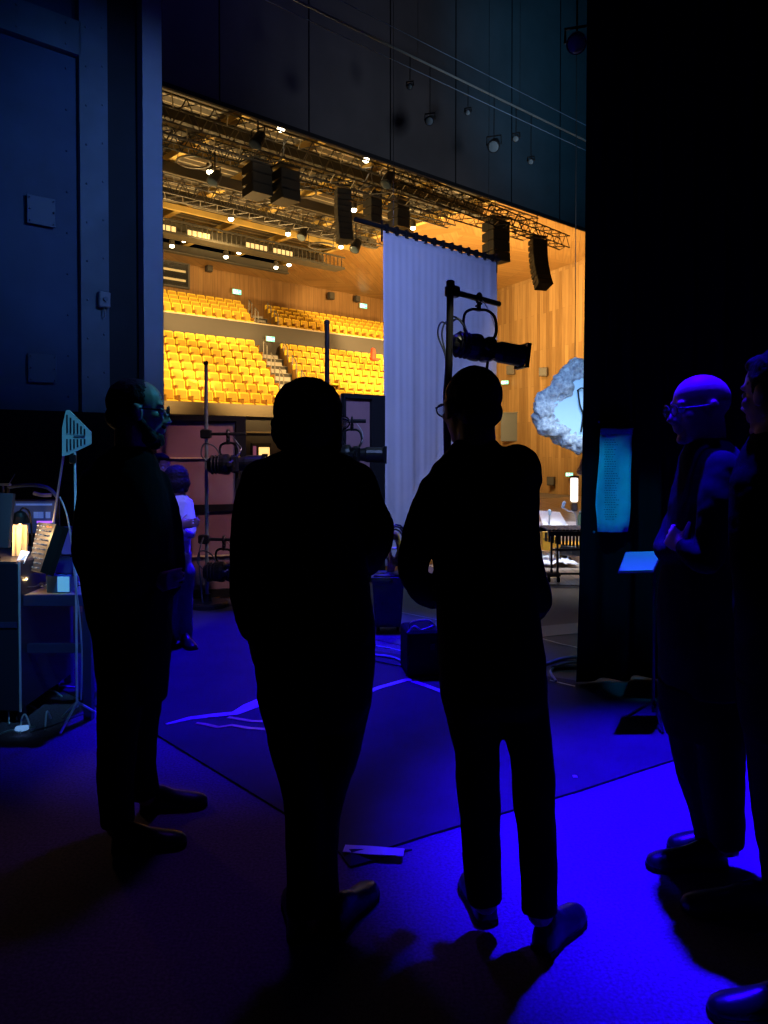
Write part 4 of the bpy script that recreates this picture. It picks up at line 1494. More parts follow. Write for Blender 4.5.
MB().bbox(P(73, 459, AY), (.035, .03, .05), None, .005).build('mount', M['metal_black'], an)
MB().box(P(79, 436, AY - .004), (.06, .003, .008)).build('label_strip', M['slate'], an)
# the stand
st = thing('microphone_stand', onz(79, 698), 'thin straight metal stand with folded feet below the fin antenna', 'stand')
f0 = onz(79, 690)
topp = P(75, 452, AY)
f0 = Vector((topp.x, AY, 0))
MB().cyl(f0 + Vector((0, 0, .10)), Vector((topp.x, AY, topp.z)), .007, 8).build('pole', M['stand'], st)
for a_ in (20, 140, 260):
    MB().tube([f0 + Vector((0, 0, .13)), f0 + Vector((math.cos(R(a_)) * .16, math.sin(R(a_)) * .16, .012))], .007, 6).build('leg', M['stand'], st)
MB().lathe(f0 + Vector((0, 0, 1.0)), (0, 0, 1), [(0, .018), (.06, .018)], 8).build('collar', M['metal_black'], st)
s2 = thing('microphone_stand', onz(50, 690), 'slanted thin metal stand leaning behind the console', 'stand')
ta, tb_ = P(64, 452, 4.24), P(46, 575, 4.55)
tb2 = Vector((P(45, 590, 4.72).x, 4.72, zt))
MB().cyl(ta, P(47, 566, 4.62), .007, 8).build('pole', M['stand'], s2)
MB().lathe((P(47, 566, 4.62).x, 4.62, zt + .0), (0, 0, 1), [(0, .06), (.01, .06), (.02, .015), (P(47, 566, 4.62).z - zt, .012)], 14).build('base', M['metal_black'], s2)
q = MB().tube(spline([P(60, 497, 4.25), P(67, 515, 4.2), P(72, 545, 4.2), P(75, 580, 4.2), P(80, 620, 4.2), P(82, 660, 4.2), P(81, 700, 4.2)]), .0045, 6)
tag(q.build('hanging_cable', M['cablewhite']), 'pale cable sweeping down beside the stand under the fin antenna', 'cable')
q = MB().tube(spline([P(42, 410, 8.2), P(39, 435, 8.2), P(40, 462, 8.1), P(30, 478, 8.0), P(8, 485, 7.9)]), .012, 5)
tag(q.build('hanging_cable', M['slate']), 'thin violet grey cable hanging on the dark wall above the desk', 'cable')
# tangle of cables on the floor
rl = random.Random(11)
tang = [([(14, 655), (30, 668), (48, 674), (75, 675)], 'pale lead crossing in front of the desk leg, uppermost of the floor tangle'),
        ([(12, 681), (20, 690), (28, 694), (36, 696)], 'bright curved cable end beside the flight case foot'),
        ([(9, 712), (9, 706), (13, 704), (17, 708)], 'small upright hook of cable in the floor tangle, far left'),
        ([(45, 718), (47, 712), (51, 708)], 'short bright cable arc in the floor tangle, right of the plug'),
        ([(20, 724), (22, 719), (26, 716), (31, 717)], 'small cable arch right above the glowing plug'),
        ([(0, 722), (12, 722), (20, 727)], 'faint lead on the floor left of the glowing plug'),
        ([(48, 678), (56, 683), (62, 686)], 'short pale lead end below the desk rail'),
        ([(24, 660), (30, 664), (34, 668)], 'tiny pale lead end near the bright case edge'),
        ([(30, 720), (50, 718), (76, 706), (92, 700)], 'dark cable running right out of the floor tangle')]
for i, (pts, lab) in enumerate(tang):
    w3 = [onz(x, min(y + 12, 735), .012) for x, y in pts]
    w3 = [Vector((p.x, p.y, .012 + (.07 if (0 < j < len(w3) - 1 and i in (2, 3, 4)) else .02 * j % .03))) for j, p in enumerate(w3)]
    tag(MB().tube(spline(w3), .005, 5).build('floor_cable', M['stand' if i != 8 else 'cabledark']), lab, 'cable', 'cable tangle on the floor under the desk')
p = onz(22, 732, .02)
pl = thing('cable_plug', p, 'glowing pale blue plug on the floor in the cable tangle', 'plug')
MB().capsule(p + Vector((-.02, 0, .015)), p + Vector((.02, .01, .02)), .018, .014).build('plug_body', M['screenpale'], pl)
MB().cyl(p + Vector((.02, .01, .02)), p + Vector((.06, .02, .02)), .007, 6).build('plug_pin', M['alu'], pl)

# ================================================================== right: notice on the drape, playing area
NY = 4.88
nt_ = thing('notice', P(614, 532, NY), 'long creased cyan lit notice of small text pinned to the black drape', 'notice')
q = MB()
edge = [(428, 601, 633), (438, 600, 631), (445, 600, 632), (452, 600, 633), (470, 598, 631), (490, 596, 630), (505, 595.5, 630), (520, 597, 629), (532, 598, 628)]
nc = 10
rows = []
rp = random.Random(2)
for j, (y, xa, xb) in enumerate(edge):
    for i in range(nc + 1):
        t = i / nc
        p = P(xa + (xb - xa) * t, y, NY)
        q.v.append(p + Vector((0, .012 * math.sin(t * 5 + j) + .008 * rp.uniform(-1, 1), 0)))
for j in range(len(edge) - 1):
    for i in range(nc):
        k = j * (nc + 1) + i
        q.f.append((k, k + 1, k + nc + 2, k + nc + 1))
ps = q.build('paper', M['paper'], nt_, smooth=True)
sm = ps.modifiers.new('t', 'SOLIDIFY')
sm.thickness = .001
MB().box(P(616, 431.5, NY - .012), (.19, .004, .035)).build('tape_strip', M['slate'], nt_)
MB().box(P(616, 434, NY + .03), (.20, .02, .05)).build('top_batten', M['black'], nt_)
for (gx, gy) in ((599, 422), (594, 532)):
    MB().ell(P(gx, gy, NY - .01), .008, n=8, m=6).build('pin', M['slate'], nt_)
q = MB()
for i in range(34):
    y = 440 + i * 2.4
    xa = 604 + rp.uniform(0, 1.5)
    x = xa
    while x < 604 + rp.uniform(9, 15):
        wd = rp.uniform(.6, 2.2)
        p = P(x + wd / 2, y, NY - .026)
        q.box(p, (wd * NY / F, .0006, .0035))
        x += wd + .9
tx = q.build('small_text', M['ink'], nt_)
tx['kind'] = 'stuff'

# marimba on castors
MYr = 8.9
mp = at(565, 583, MYr)
YM = onz(560, 584).y
mr = thing('marimba', (P(575, 584, YM).x, YM, .012), 'dark keyboard percussion on a thin wheeled frame at the edge of the pale boards', 'percussion instrument')
XL, XR = P(548, 530, YM).x, P(640, 530, YM).x
ztop = P(560, 531, YM).z
zlow = P(560, 574, YM).z
zmid = P(560, 550, YM).z
MB().box(((XL + XR) / 2, YM, ztop - .03), (XR - XL, .05, .05)).build('front_rail', M['metal_black'], mr)
MB().box(((XL + XR) / 2, YM + .5, ztop - .03), (XR - XL, .05, .05)).build('rear_rail', M['metal_black'], mr)
n = 26
for i in range(n):
    x = XL + (XR - XL) * (i + .5) / n
    MB().bbox((x, YM + .25, ztop + .008), ((XR - XL) / n * .8, .50, .018), None, .004).build('tone_bar', M['metal_black'] if i % 3 else M['case'], mr)
for i in range(n):
    x = XL + (XR - XL) * (i + .5) / n
    MB().cyl((x, YM + .2, ztop - .04), (x, YM + .2, ztop - .14 - .08 * abs(math.sin(i * .12))), .014, 8).build('resonator_tube', M['darktruss'], mr)
for x in (P(552, 530, YM).x, P(558, 530, YM).x, P(581, 530, YM).x, XR - .08):
    MB().box((x, YM + .02, (ztop + zlow) / 2 - .02), (.022, .022, ztop - zlow + .02)).build('upright', M['metal_black'], mr)
for z in (zmid, zlow):
    MB().box(((P(552, 530, YM).x + XR) / 2, YM + .02, z), (XR - P(552, 530, YM).x, .022, .022)).build('cross_bar', M['metal_black'], mr)
xf = P(554, 578, YM).x
MB().bbox((xf, YM + .05, zlow - .01), (.16, .10, .05), None, .01).build('foot_block', mat('brown_foot', (.14, .08, .06), .6), mr)
for x in (xf - .05, xf + .06, XR - .1):
    c_ = MB().cyl((x - .014, YM + .05, .045), (x + .014, YM + .05, .045), .035, 12)
    c_.cyl((x, YM + .05, .045), (x, YM + .05, zlow), .01, 6)
    c_.build('castor', M['black'], mr)
# items seen over and under it
YT = 10.4
tbw = thing('white_table', P(557, 520, YT), 'bright white lit table behind the percussion frame', 'table')
ztw = P(557, 527, YT).z
MB().bbox((P(560, 520, YT).x, YT + .3, ztw), (.78, .7, .03), None, .008).build('table_top', mat('white_top', (.85, .87, .9), .4), tbw)
for sx in (-.34, .34):
    for sy in (0, .6):
        MB().cyl((P(560, 520, YT).x + sx, YT + sy, .012), (P(560, 520, YT).x + sx, YT + sy, ztw - .015), .018, 6).build('leg', M['alu'], tbw)
bk = thing('open_score', P(557, 515, YT + .1) , 'open pale sheet of music leaning on the white table', 'score')
zz_ = ztw + .016
bk.location.z = zz_
WM[bk] = Matrix.Translation(bk.location)
cx_ = P(554, 515, YT + .1).x
plate([(cx_ - .17, YT + .02, zz_), (cx_ + .17, YT + .02, zz_), (cx_ + .12, YT + .3, zz_ + .16), (cx_ - .17, YT + .3, zz_ + .18)], (0, .3, -1), -.006).build('page', M['tape'], bk)
mk = thing('goose_neck_microphone', P(572, 520, YT), 'pale goose neck microphone arching over the white table', 'microphone')
MB().tube(spline([Vector((P(577, 519, YT + .1).x, YT + .1, zz_)), P(575, 513, YT + .1), P(568, 511, YT + .1), P(563, 507, YT + .1)]), .012, 6).build('neck', M['alu'], mk)
MB().capsule(P(563, 507, YT + .1), P(564, 503, YT + .1), .022, .026).build('capsule', M['antenna'], mk)
mk = thing('goose_neck_microphone', P(549, 520, YT), 'pale upright microphone at the left end of the white table', 'microphone')
MB().cyl((P(549, 520, YT + .05).x, YT + .05, zz_), P(549.5, 514, YT + .05), .012, 6).build('neck', M['alu'], mk)
MB().capsule(P(549.5, 514, YT + .05), P(549.5, 511, YT + .05), .022, .024).build('capsule', M['antenna'], mk)
bt = thing('bottle', Vector((P(580, 520, YT + .02).x, YT + .02, zz_)), 'small clear bottle standing on the white table, right end', 'bottle')
MB().lathe(bt.location, (0, 0, 1), [(0, .032), (.13, .032), (.16, .014), (.18, .014)], 12).build('bottle_body', M['crate'], bt)
MB().lathe(bt.location + Vector((0, 0, .181)), (0, 0, 1), [(0, .016), (.02, .016)], 10).build('cap', M['tape'], bt)
for (px, py, w_, h_, lab) in ((546, 540, .14, .26, 'orange yellow painted box, left one under the percussion frame'), (554.5, 541, .12, .16, 'orange yellow painted box, smaller right one under the percussion frame')):
    YO = 10.1
    c = P(px, py, YO)
    bb = thing('orange_box', (c.x, YO, .02), lab, 'box')
    MB().bbox(c, (w_, .2, h_), None, .01).build('box_body', M['gold'], bb)
    MB().box(c + Vector((0, -.103, h_ * .1)), (w_ * .8, .006, .02)).build('band', M['seatb'], bb)
    for sx in (-1, 1):
        MB().cyl((c.x + sx * w_ * .4, YO, .02), (c.x + sx * w_ * .4, YO, c.z - h_ / 2), .015, 6).build('leg', M['alu'], bb)
dr_ = thing('hand_drum', (P(572, 545, 10.3).x, 10.3, .02), 'low drum with an orange shell and pale skin behind the percussion frame', 'drum')
c = P(572, 548, 10.3)
MB().lathe(c - Vector((0, 0, .08)), (0, 0, 1), [(0, .2), (.02, .22), (.12, .22), (.14, .2)], 24).build('shell', M['metal_black'], dr_)
MB().lathe(c + Vector((0, 0, .062)), (0, 0, 1), [(0, .205), (.01, .205), (.02, .05)], 24).build('drum_skin', M['gold'], dr_)
for a_ in (0, 120, 240):
    MB().cyl(c + Vector((math.cos(R(a_)) * .18, math.sin(R(a_)) * .18, -.08)), Vector((c.x + math.cos(R(a_)) * .24, c.y + math.sin(R(a_)) * .24, .02)), .012, 6).build('leg', M['alu'], dr_)
# crumpled white sheet on the boards
c = onz(560, 568, .012)
q = MB()
rc = random.Random(4)
N = 14
for j in range(N + 1):
    for i in range(N + 1):
        q.v.append(c + Vector(((i / N - .5) * .50, (j / N) * .9, .02 + .05 * rc.random() + .02)))
for j in range(N):
    for i in range(N):
        k = j * (N + 1) + i
        q.f.append((k, k + 1, k + N + 2, k + N + 1))
o = q.build('crumpled_sheet', mat('white_sheet', (.9, .9, .95), .8), smooth=True)
sm = o.modifiers.new('t', 'SOLIDIFY')
sm.thickness = .01
tag(o, 'crumpled white sheet glaring on the pale boards under the percussion frame', 'sheet')
lamp('sheet_spot', 'SPOT', (c.x + .3, c.y - .8, 4.6), c + Vector((0, .35, 0)), 900, (.75, .85, 1.0), .05, 16, .6)
# tall light column
c = P(575.2, 490, 19.0)
lc = thing('light_column', (c.x, 19.0, .0), 'tall upright column glowing white in its upper part below the cloud', 'light column')
zt1, zm, zb = P(576.5, 478, 19).z, P(576.5, 502, 19).z, .01
wc = 6.2 * 19 / F
lower = MB().bbox((c.x, 19.1, (zm + zb) / 2), (wc * .9, .2, zm - zb - .01), None, .02)
lower.build('lower_shaft', mat('beige_column', (.60, .48, .34), .6), lc)
MB().bbox((c.x, 19.1, (zt1 + zm) / 2), (wc, .2, zt1 - zm), None, .02).build('glowing_tube', M['whiteglow'], lc)
MB().bbox((c.x, 19.1, zt1 + .03), (wc * 1.15, .24, .05), None, .01).build('cap', M['darktruss'], lc)
c = P(580.5, 472, 18.5)
o = thing('hanging_lamp', c, 'small pink lamp on a curved arm above the glowing column', 'lamp')
MB().lathe(c + Vector((0, 0, .15)), (0, 0, -1), [(0, .02), (.03, .06), (.12, .10), (.2, .08), (.22, .02)], 14).build('shade', M['pink'], o)
MB().tube(spline([c + Vector((0, 0, .14)), c + Vector((.05, 0, .30)), c + Vector((.25, 0, .38)), c + Vector((.6, 0, .36))]), .03, 6).build('curved_arm', M['pink'], o)
MB().cyl((c.x + .6, c.y, .012), c + Vector((.6, 0, .38)), .03, 8).build('post', M['darktruss'], o)

# ------------------------------------------------------------------ cloud
CYd = 15.0
cc_ = P(592, 411, CYd)
k_ = CYd / F
cl_ = thing('cloud_decoration', cc_, 'large fluffy ring shaped cloud glowing pale blue, half hidden by the black drape', 'cloud decoration')
rc = random.Random(9)
q = MB()
outl = [(600, 366), (588, 368), (578, 367), (568, 372), (560, 380), (561, 388), (552, 394), (543, 400), (539, 408), (540, 418), (543, 426), (551, 429), (558, 436), (566, 443), (578, 446), (590, 445), (602, 446), (616, 442), (626, 436), (636, 428), (644, 416), (645, 402), (638, 390), (628, 380), (614, 370)]
for (x, y) in outl:
    for m2 in range(5):
        p = P(x + rc.uniform(-4, 4), y + rc.uniform(-4, 4), CYd + rc.uniform(-.12, .12))
        q.ell(p + (cc_ - p) * .06, rc.uniform(5, 9) * k_, n=10, m=8)
    p = P(x, y, CYd)
    q.ell(p + (cc_ - p) * .22, 9 * k_, n=10, m=8)
me = bake(q, .035, 1, .10, .09)
link_mesh('fluffy_ring', me, M['cloud'], cl_)
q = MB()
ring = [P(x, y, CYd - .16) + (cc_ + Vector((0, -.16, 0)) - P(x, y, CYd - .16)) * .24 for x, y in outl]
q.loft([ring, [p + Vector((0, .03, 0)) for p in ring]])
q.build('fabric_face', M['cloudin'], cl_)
MB().tube(spline([P(578, 390, CYd - .2), P(580, 405, CYd - .22), P(583, 415, CYd - .2), P(581, 432, CYd - .2)]), .018, 5).build('dark_cord', M['metal_black'], cl_)
MB().tube(spline([P(577, 391, CYd - .2), P(582, 388, CYd - .22), P(588, 392, CYd - .2)]), .014, 5).build('upper_cord', M['metal_black'], cl_)
q = MB()
for x in (575, 615):
    q = MB().cyl(P(x, 368, CYd), P(x, 368, CYd) + Vector((0, 0, 7)), .008, 5)
    q.build('suspension_wire', M['metal_black'], cl_)

# ================================================================== batten with lamps in front of the header
bt_ = thing('lamp_batten', H(10, 10, 8.6), 'long dark pipe with thin cables sloping across the black header', 'batten')
for dz, r_ in ((0, .020), (-.22, .007), (.35, .006)):
    MB().cyl(H(4.3, 10, 8.62 + dz), H(20, 10, 8.62 + dz), r_, 8).build('pipe' if dz == 0 else 'cable_run', M['slate'] if dz else steel, bt_)
q = MB()
for a_ in (7, 10, 13, 16):
    MB().cyl(H(a_, 10, 8.62), H(a_, 10, 16), .004, 5).build('suspension_wire', M['metal_black'], bt_)
i = 0
for (px, py, sz, lab) in ((410, 86, .4, 'first small lamp from the left on the header pipe'), (430, 120, .6, 'second lamp from the left, hanging lower below the header pipe'), (468, 112, .4, 'third small lamp from the left on the header pipe'),
                          (494, 145, .9, 'fourth and largest round lamp below the header pipe'), (516, 138, .5, 'fifth lamp from the left below the header pipe'), (531, 161, .45, 'sixth and last small lamp nearest the black drape'),
                          (577, 42, .65, 'large moving lamp hanging at the top beside the black drape')):
    X = (px - 384) / F
    Yv = 10.0 / (S47 - C47 * X)
    if px > 570:
        Yv = 7.0
    c = at(px, py, Yv)
    o = thing('batten_lamp', c, lab, 'stage lamp', 'lamps hung before the black header')
    ax = Vector((-.25, -.75, -.6)).normalized()
    MB().lathe(c - ax * .22 * sz, ax, [(0, .04 * sz), (.02, .10 * sz), (.2 * sz, .13 * sz), (.30 * sz, .14 * sz), (.34 * sz, .14 * sz)], 16).build('lamp_head', M['metal_black'], o)
    MB().lathe(c + ax * (.122 * sz), ax, [(0, .12 * sz), (.012, .10 * sz), (.02, .02)], 14).build('lens', M['lens'], o)
    hgt = (8.62 - c.z) if px < 570 else 1.2
    hgt = max(hgt, .25) + .03
    MB().cyl(c + Vector((0, 0, .1)), c + Vector((0, 0, hgt)), .010, 6).build('drop_arm', M['metal_black'], o)
    sd = ax.cross(Vector((0, 0, 1))).normalized()
    MB().tube([c - sd * .16 * sz, c - sd * .16 * sz + Vector((0, 0, .2 * sz)), c + sd * .16 * sz + Vector((0, 0, .2 * sz)), c + sd * .16 * sz], .014, 6).build('yoke', M['metal_black'], o)
# fixtures under the hall trusses
for (px, py, z_, lab) in ((356, 246, 9.0, 'round moving lamp hanging low right of the tall speaker stack'), (303, 234, 10.0, 'long lamp tilted under the second truss'), (258, 140, 9.8, 'lamp hanging from the long truss above the speaker clusters'),
                          (215, 178, 9.9, 'lamp hanging left of the speaker clusters'), (388, 180, 9.6, 'lamp under the long truss right of the tall speaker stack')):
    c = onz(px, py, z_)
    o = thing('truss_lamp', c, lab, 'stage lamp', 'lamps hung from the hall trusses')
    ax = Vector((-.3, -.5, -.8)).normalized()
    MB().lathe(c - ax * .25, ax, [(0, .06), (.02, .14), (.25, .18), (.42, .19), (.46, .19)], 14).build('lamp_head', M['darktruss'], o)
    MB().lathe(c + ax * .212, ax, [(0, .16), (.015, .13), (.02, .02)], 14).build('lens', M['lens'], o)
    MB().cyl(c + Vector((0, 0, .1)), c + Vector((0, 0, .8)), .025, 6).build('drop_arm', M['darktruss'], o)
    sd = ax.cross(Vector((0, 0, 1))).normalized()
    MB().tube([c - sd * .22, c - sd * .22 + Vector((0, 0, .3)), c + sd * .22 + Vector((0, 0, .3)), c + sd * .22], .02, 6).build('yoke', M['darktruss'], o)


# ================================================================== PEOPLE
def headrot(yaw, pitch=0, roll=0):
    return Matrix.Rotation(R(-yaw), 3, 'Z') @ Matrix.Rotation(R(-pitch), 3, 'X') @ Matrix.Rotation(R(roll), 3, 'Y')


def add_head(q, c, rot, k):
    T = lambda p: Vector(c) + rot @ (Vector(p) * k)
    E = lambda p, r, rr=None: q.ell(T(p), [x * k for x in r], rot if rr is None else rot @ rr, 20, 14)
    E((0, -.010, .032), (.076, .098, .085))
    E((0, .022, -.028), (.063, .066, .082))
    E((0, .040, -.080), (.044, .042, .034))
    E((0, .068, -.098), (.024, .024, .018))
    q.tube([T((0, .080, .020)), T((0, .092, -.005)), T((0, .108, -.030)), T((0, .094, -.040))], [.008 * k, .010 * k, .014 * k, .010 * k], 10)
    for s in (-1, 1):
        E((s * .012, .092, -.034), (.010, .013, .009))
        E((s * .026, .074, .026), (.026, .016, .010))
        E((s * .042, .056, -.020), (.022, .024, .020))
        E((s * .078, -.006, -.006), (.010, .020, .032), Matrix.Rotation(R(12), 3, 'X'))
        E((s * .084, -.012, .004), (.008, .018, .022))
    E((0, .086, -.054), (.024, .014, .007))
    E((0, .084, -.066), (.020, .014, .008))
    return T


def add_hand(q, w, d, nrm, side, curl, k=1.0):
    """w wrist, d finger direction, nrm palm normal, side +1/-1 thumb side"""
    w, d, nrm = Vector(w), Vector(d).normalized(), Vector(nrm)
    nrm = (nrm - d * nrm.dot(d)).normalized()
    x = d.cross(nrm) * side
    rings = []
    for t, hw, th in ((-.01, .026, .020), (.01, .030, .019), (.045, .040, .016), (.08, .042, .013), (.095, .038, .010)):
        rings.append([w + d * t * k + (x * math.cos(a) * hw + nrm * math.sin(a) * th) * k for a in [2 * math.pi * j / 14 for j in range(14)]])
    q.loft(rings)
    for i, (off, Lf) in enumerate(((.032, .068), (.011, .078), (-.011, .072), (-.032, .056))):
        p = w + (d * .088 + x * off) * k
        cur = d.copy()
        pts, rs = [p - d * .01 * k], [.0088 * k]
        for sgi, fr in enumerate((.45, .32, .23)):
            ang = curl * (0.7, 1.0, .7)[sgi] * (1 + .06 * i)
            cur = (cur * math.cos(ang) + nrm * math.sin(ang) * (1 if True else 0))
            cur = (cur - x * cur.dot(x)).normalized()
            p = p + cur * Lf * fr * k
            pts.append(p)
            rs.append((.0085, .0078, .0066)[sgi] * k)
        q.tube(pts, rs, 8)
        q.ell(pts[-1], rs[-1], n=8, m=6)
    p = w + (d * .018 + x * .030) * k
    td = (d * .62 + x * .72 + nrm * .35).normalized()
    p2 = p + td * .042 * k
    td2 = (td + nrm * .3 + d * .35).normalized()
    p3 = p2 + td2 * .030 * k
    q.tube([p - td * .012 * k, p, p2, p3], [.014 * k, .0135 * k, .0105 * k, .008 * k], 8)
    q.ell(p3, .008 * k, n=8, m=6)


def ring_at(px0, px1, py, th, Y, n=24, e=2.3):
    a_, b_ = at(px0, py, Y), at(px1, py, Y)
    c = (a_ + b_) / 2
    hw = (b_.x - a_.x) / 2
    out = []
    for j in range(n):
        t = 2 * math.pi * j / n
        cx, sy = math.cos(t), math.sin(t)
        out.append(c + Vector((math.copysign(abs(cx) ** (2 / e), cx) * hw, math.copysign(abs(sy) ** (2 / e), sy) * th, 0)))
    return out


def scale_ring(r, kx):
    c = sum(r, Vector()) / len(r)
    return [c + (p - c) * kx for p in r]


def add_shoe(q, heel, toe, k=1.0):
    heel, toe = Vector(heel), Vector(toe)
    heel.z = toe.z = 0
    d = toe - heel
    L_ = d.length
    d.normalize()
    x = Vector((d.y, -d.x, 0))
    prof = [(0, .020, .045), (.02, .034, .075), (.10, .038, .095), (.22, .037, .100), (.36, .036, .088), (.50, .041, .068), (.68, .047, .055), (.84, .045, .046), (.95, .032, .036), (1.0, .012, .022)]
    rings = []
    for s, hw, h in prof:
        base = heel + d * (s * L_) + Vector((0, 0, .014))
        rings.append([base + (x * math.cos(t) * hw + Vector((0, 0, 1)) * (max(math.sin(t), 0) ** .8 * h if math.sin(t) > 0 else 0)) * k
                      for t in [2 * math.pi * j / 20 for j in range(20)]])
    rings = [[p - Vector((0, 0, .003)) if i % 20 > 10 else p for i, p in enumerate(r)] for r in rings]
    q.loft(rings)
    sole = MB()
    top = []
    for s, hw, h in prof:
        top.append((heel + d * (s * L_), hw * 1.04 * k))
    poly = [p + x * hw for p, hw in top] + [p - x * hw for p, hw in reversed(top)]
    sole.loft([[p + Vector((0, 0, .004)) for p in poly], [p + Vector((0, 0, .020)) for p in poly]])
    return sole


def limb(q, pts, kx=1.0, n=14, end=True):
    """pts: list of (Vector, r)"""
    P3 = [p for p, r in pts]
    rs = [r * kx for p, r in pts]
    sp = spline(P3, 4)
    rr = []
    for i in range(len(rs) - 1):
        for j in range(4):
            rr.append(rs[i] + (rs[i + 1] - rs[i]) * j / 4)
    rr.append(rs[-1])
    q.tube(sp, rr, n)
    q.ell(P3[0], rs[0], n=12, m=8)
    if end:
        q.ell(P3[-1], rs[-1], n=12, m=8)


def person(Y, label, head, torso, arms, legs, pelvis, shoes, jm, tm, hairf=None, glasses=False, beard=False, vox=.006,
           group=None, hk=1.0, neck=None, collar=True, shirt_hem=None):
    """head: (px, py, dy, yaw, pitch, k)"""
    P3 = lambda px, py, dy=0.0: at(px, py, Y + dy)
    hp = P3(head[0], head[1], head[2])
    rot = headrot(head[3], head[4])
    k = head[5]
    # ---- body
    q = MB()
    T = add_head(q, hp, rot, k)
    tr = [ring_at(r[0], r[1], r[2], r[3], Y + (r[4] if len(r) > 4 else 0)) for r in torso]
    c0 = sum(tr[0], Vector()) / len(tr[0])
    c1 = sum(tr[2], Vector()) / len(tr[2])
    limb(q, [(T((0, -.025, -.05)), .054 * k), (T((0, -.03, -.105)).lerp(c0, .5), .055 * k), (c0 - Vector((0, 0, .02)), .060), (c1 - Vector((0, 0, .04)), .065)])
    q.loft([scale_ring(r, .80) for r in tr[1:]])
    pr = [ring_at(r[0], r[1], r[2], r[3], Y + (r[4] if len(r) > 4 else 0)) for r in pelvis]
    q.loft([scale_ring(r, .80) for r in [tr[-2]] + pr])
    for a_ in arms:
        pts = [(P3(*p[:3]), p[3]) for p in a_['pts']]
        pts2 = [(p, r * .78) for p, r in pts]
        pts2[-1] = (pts[-1][0], .027)
        limb(q, pts2)
        add_hand(q, pts[-1][0] + Vector(a_['d']).normalized() * .015, a_['d'], a_['n'], a_['side'], a_['curl'], a_.get('k', .95))
    for l_ in legs:
        pts = [(P3(*p[:3]), p[3] * .75) for p in l_]
        limb(q, pts)
    for h_, t_ in shoes:
        d = (Vector(t_) - Vector(h_))
        q.capsule(Vector(h_) + d * .22 + Vector((0, 0, .05)), Vector(h_) + d * .75 + Vector((0, 0, .035)), .028, .024)
    base = Vector((c0.x, Y, 0))
    body = link_mesh('person', bake(q, vox, 3), M['skin'], None, base)
    tag(body, label, 'person', group)
    # ---- jacket
    q = MB()
    q.loft(tr)
    for a_ in arms:
        limb(q, [(P3(*p[:3]), p[3]) for p in a_['pts'][:-1]] + [(P3(*a_['pts'][-1][:3]), a_['pts'][-1][3])])
    for e_ in (torso_extra.get(label) or []):
        q.ell(P3(*e_[:3]), e_[3])
    jo = link_mesh('jacket', bake(q, .009, 4, .012, .09), jm, body)
    # ---- trousers
    q = MB()
    q.loft(pr)
    for l_ in legs:
        limb(q, [(P3(*p[:3]), p[3]) for p in l_], n=18, end=False)
    link_mesh('trousers', bake(q, .009, 4, .012, .12), tm, body)
    # ---- shoes
    for h_, t_ in shoes:
        q = MB()
        sole = add_shoe(q, h_, t_)
        s_ = link_mesh('shoe', bake(q, .006, 2), M['shoe'], body)
        sole.build('sole', M['black'], s_)
    for s in (-1, 1):
        MB().ell(T((s * .030, .076, .004)), .0125 * k, n=12, m=8).build('eye', M['eye'], body, smooth=True)
    if hairf:
        q = MB()
        hairf(q, T, k, rot)
        link_mesh('hair', bake(q, .007, 2, .008, .02), M['hair'], body)
    if beard:
        q = MB()
        q.ell(T((0, .045, -.092)), [.050 * k, .050 * k, .032 * k], rot)
        q.ell(T((0, .060, -.104)), [.036 * k, .036 * k, .030 * k], rot)
        for s in (-1, 1):
            q.capsule(T((s * .064, .008, -.035)), T((s * .045, .045, -.090)), .014 * k, .024 * k)
        q.capsule(T((-.025, .090, -.050)), T((.025, .090, -.050)), .008 * k, .008 * k)
        link_mesh('beard', bake(q, .005, 1, .006, .015), M['hair'], body)
    if glasses:
        q = MB()
        for s in (-1, 1):
            q.tube([T((s * .033 + math.cos(t) * .026, .104, .004 + math.sin(t) * .020)) for t in [2 * math.pi * j / 16 for j in range(16)]], .0024 * k, 6, closed=True)
            q.tube([T((s * .058, .104, .008)), T((s * .074, .080, .008)), T((s * .086, .0, .010)), T((s * .084, -.018, -.004))], .0026 * k, 6)
        q.tube([T((-.008, .106, .008)), T((0, .110, .010)), T((.008, .106, .008))], .0024 * k, 6)
        g_ = q.build('glasses', M['glass'], body)
        for s in (-1, 1):
            MB().lathe(T((s * .033, .103, .004)), rot @ Vector((0, 1, 0)), [(0, .020 * k), (.001, .020 * k)], 14).build('lens', mat('clear_lens', (.8, .85, .9), .05, trans=.95), g_)
    return body, T


torso_extra = {}


def hair_bob(q, T, k, rot):
    q.ell(T((0, -.030, .030)), [.104 * k, .112 * k, .102 * k], rot)
    q.ell(T((0, -.052, -.030)), [.106 * k, .088 * k, .085 * k], rot)
    for s in (-1, 1):
        q.capsule(T((s * .078, -.01, .02)), T((s * .084, -.005, -.075)), .030 * k, .028 * k)


def hair_short(q, T, k, rot):
    q.ell(T((0, -.022, .040)), [.086 * k, .100 * k, .090 * k], rot)
    q.ell(T((0, -.055, -.015)), [.074 * k, .066 * k, .060 * k], rot)
    q.ell(T((0, .035, .088)), [.055 * k, .052 * k, .030 * k], rot)
    for s in (-1, 1):
        q.capsule(T((s * .078, .005, .04)), T((s * .076, .012, -.002)), .012 * k, .007 * k)


def hair_cropped(q, T, k, rot):
    q.ell(T((0, -.020, .034)), [.080 * k, .094 * k, .088 * k], rot)
    q.ell(T((0, -.055, -.02)), [.066 * k, .058 * k, .052 * k], rot)


def g(px, py):
    return onz(px, py, 0)


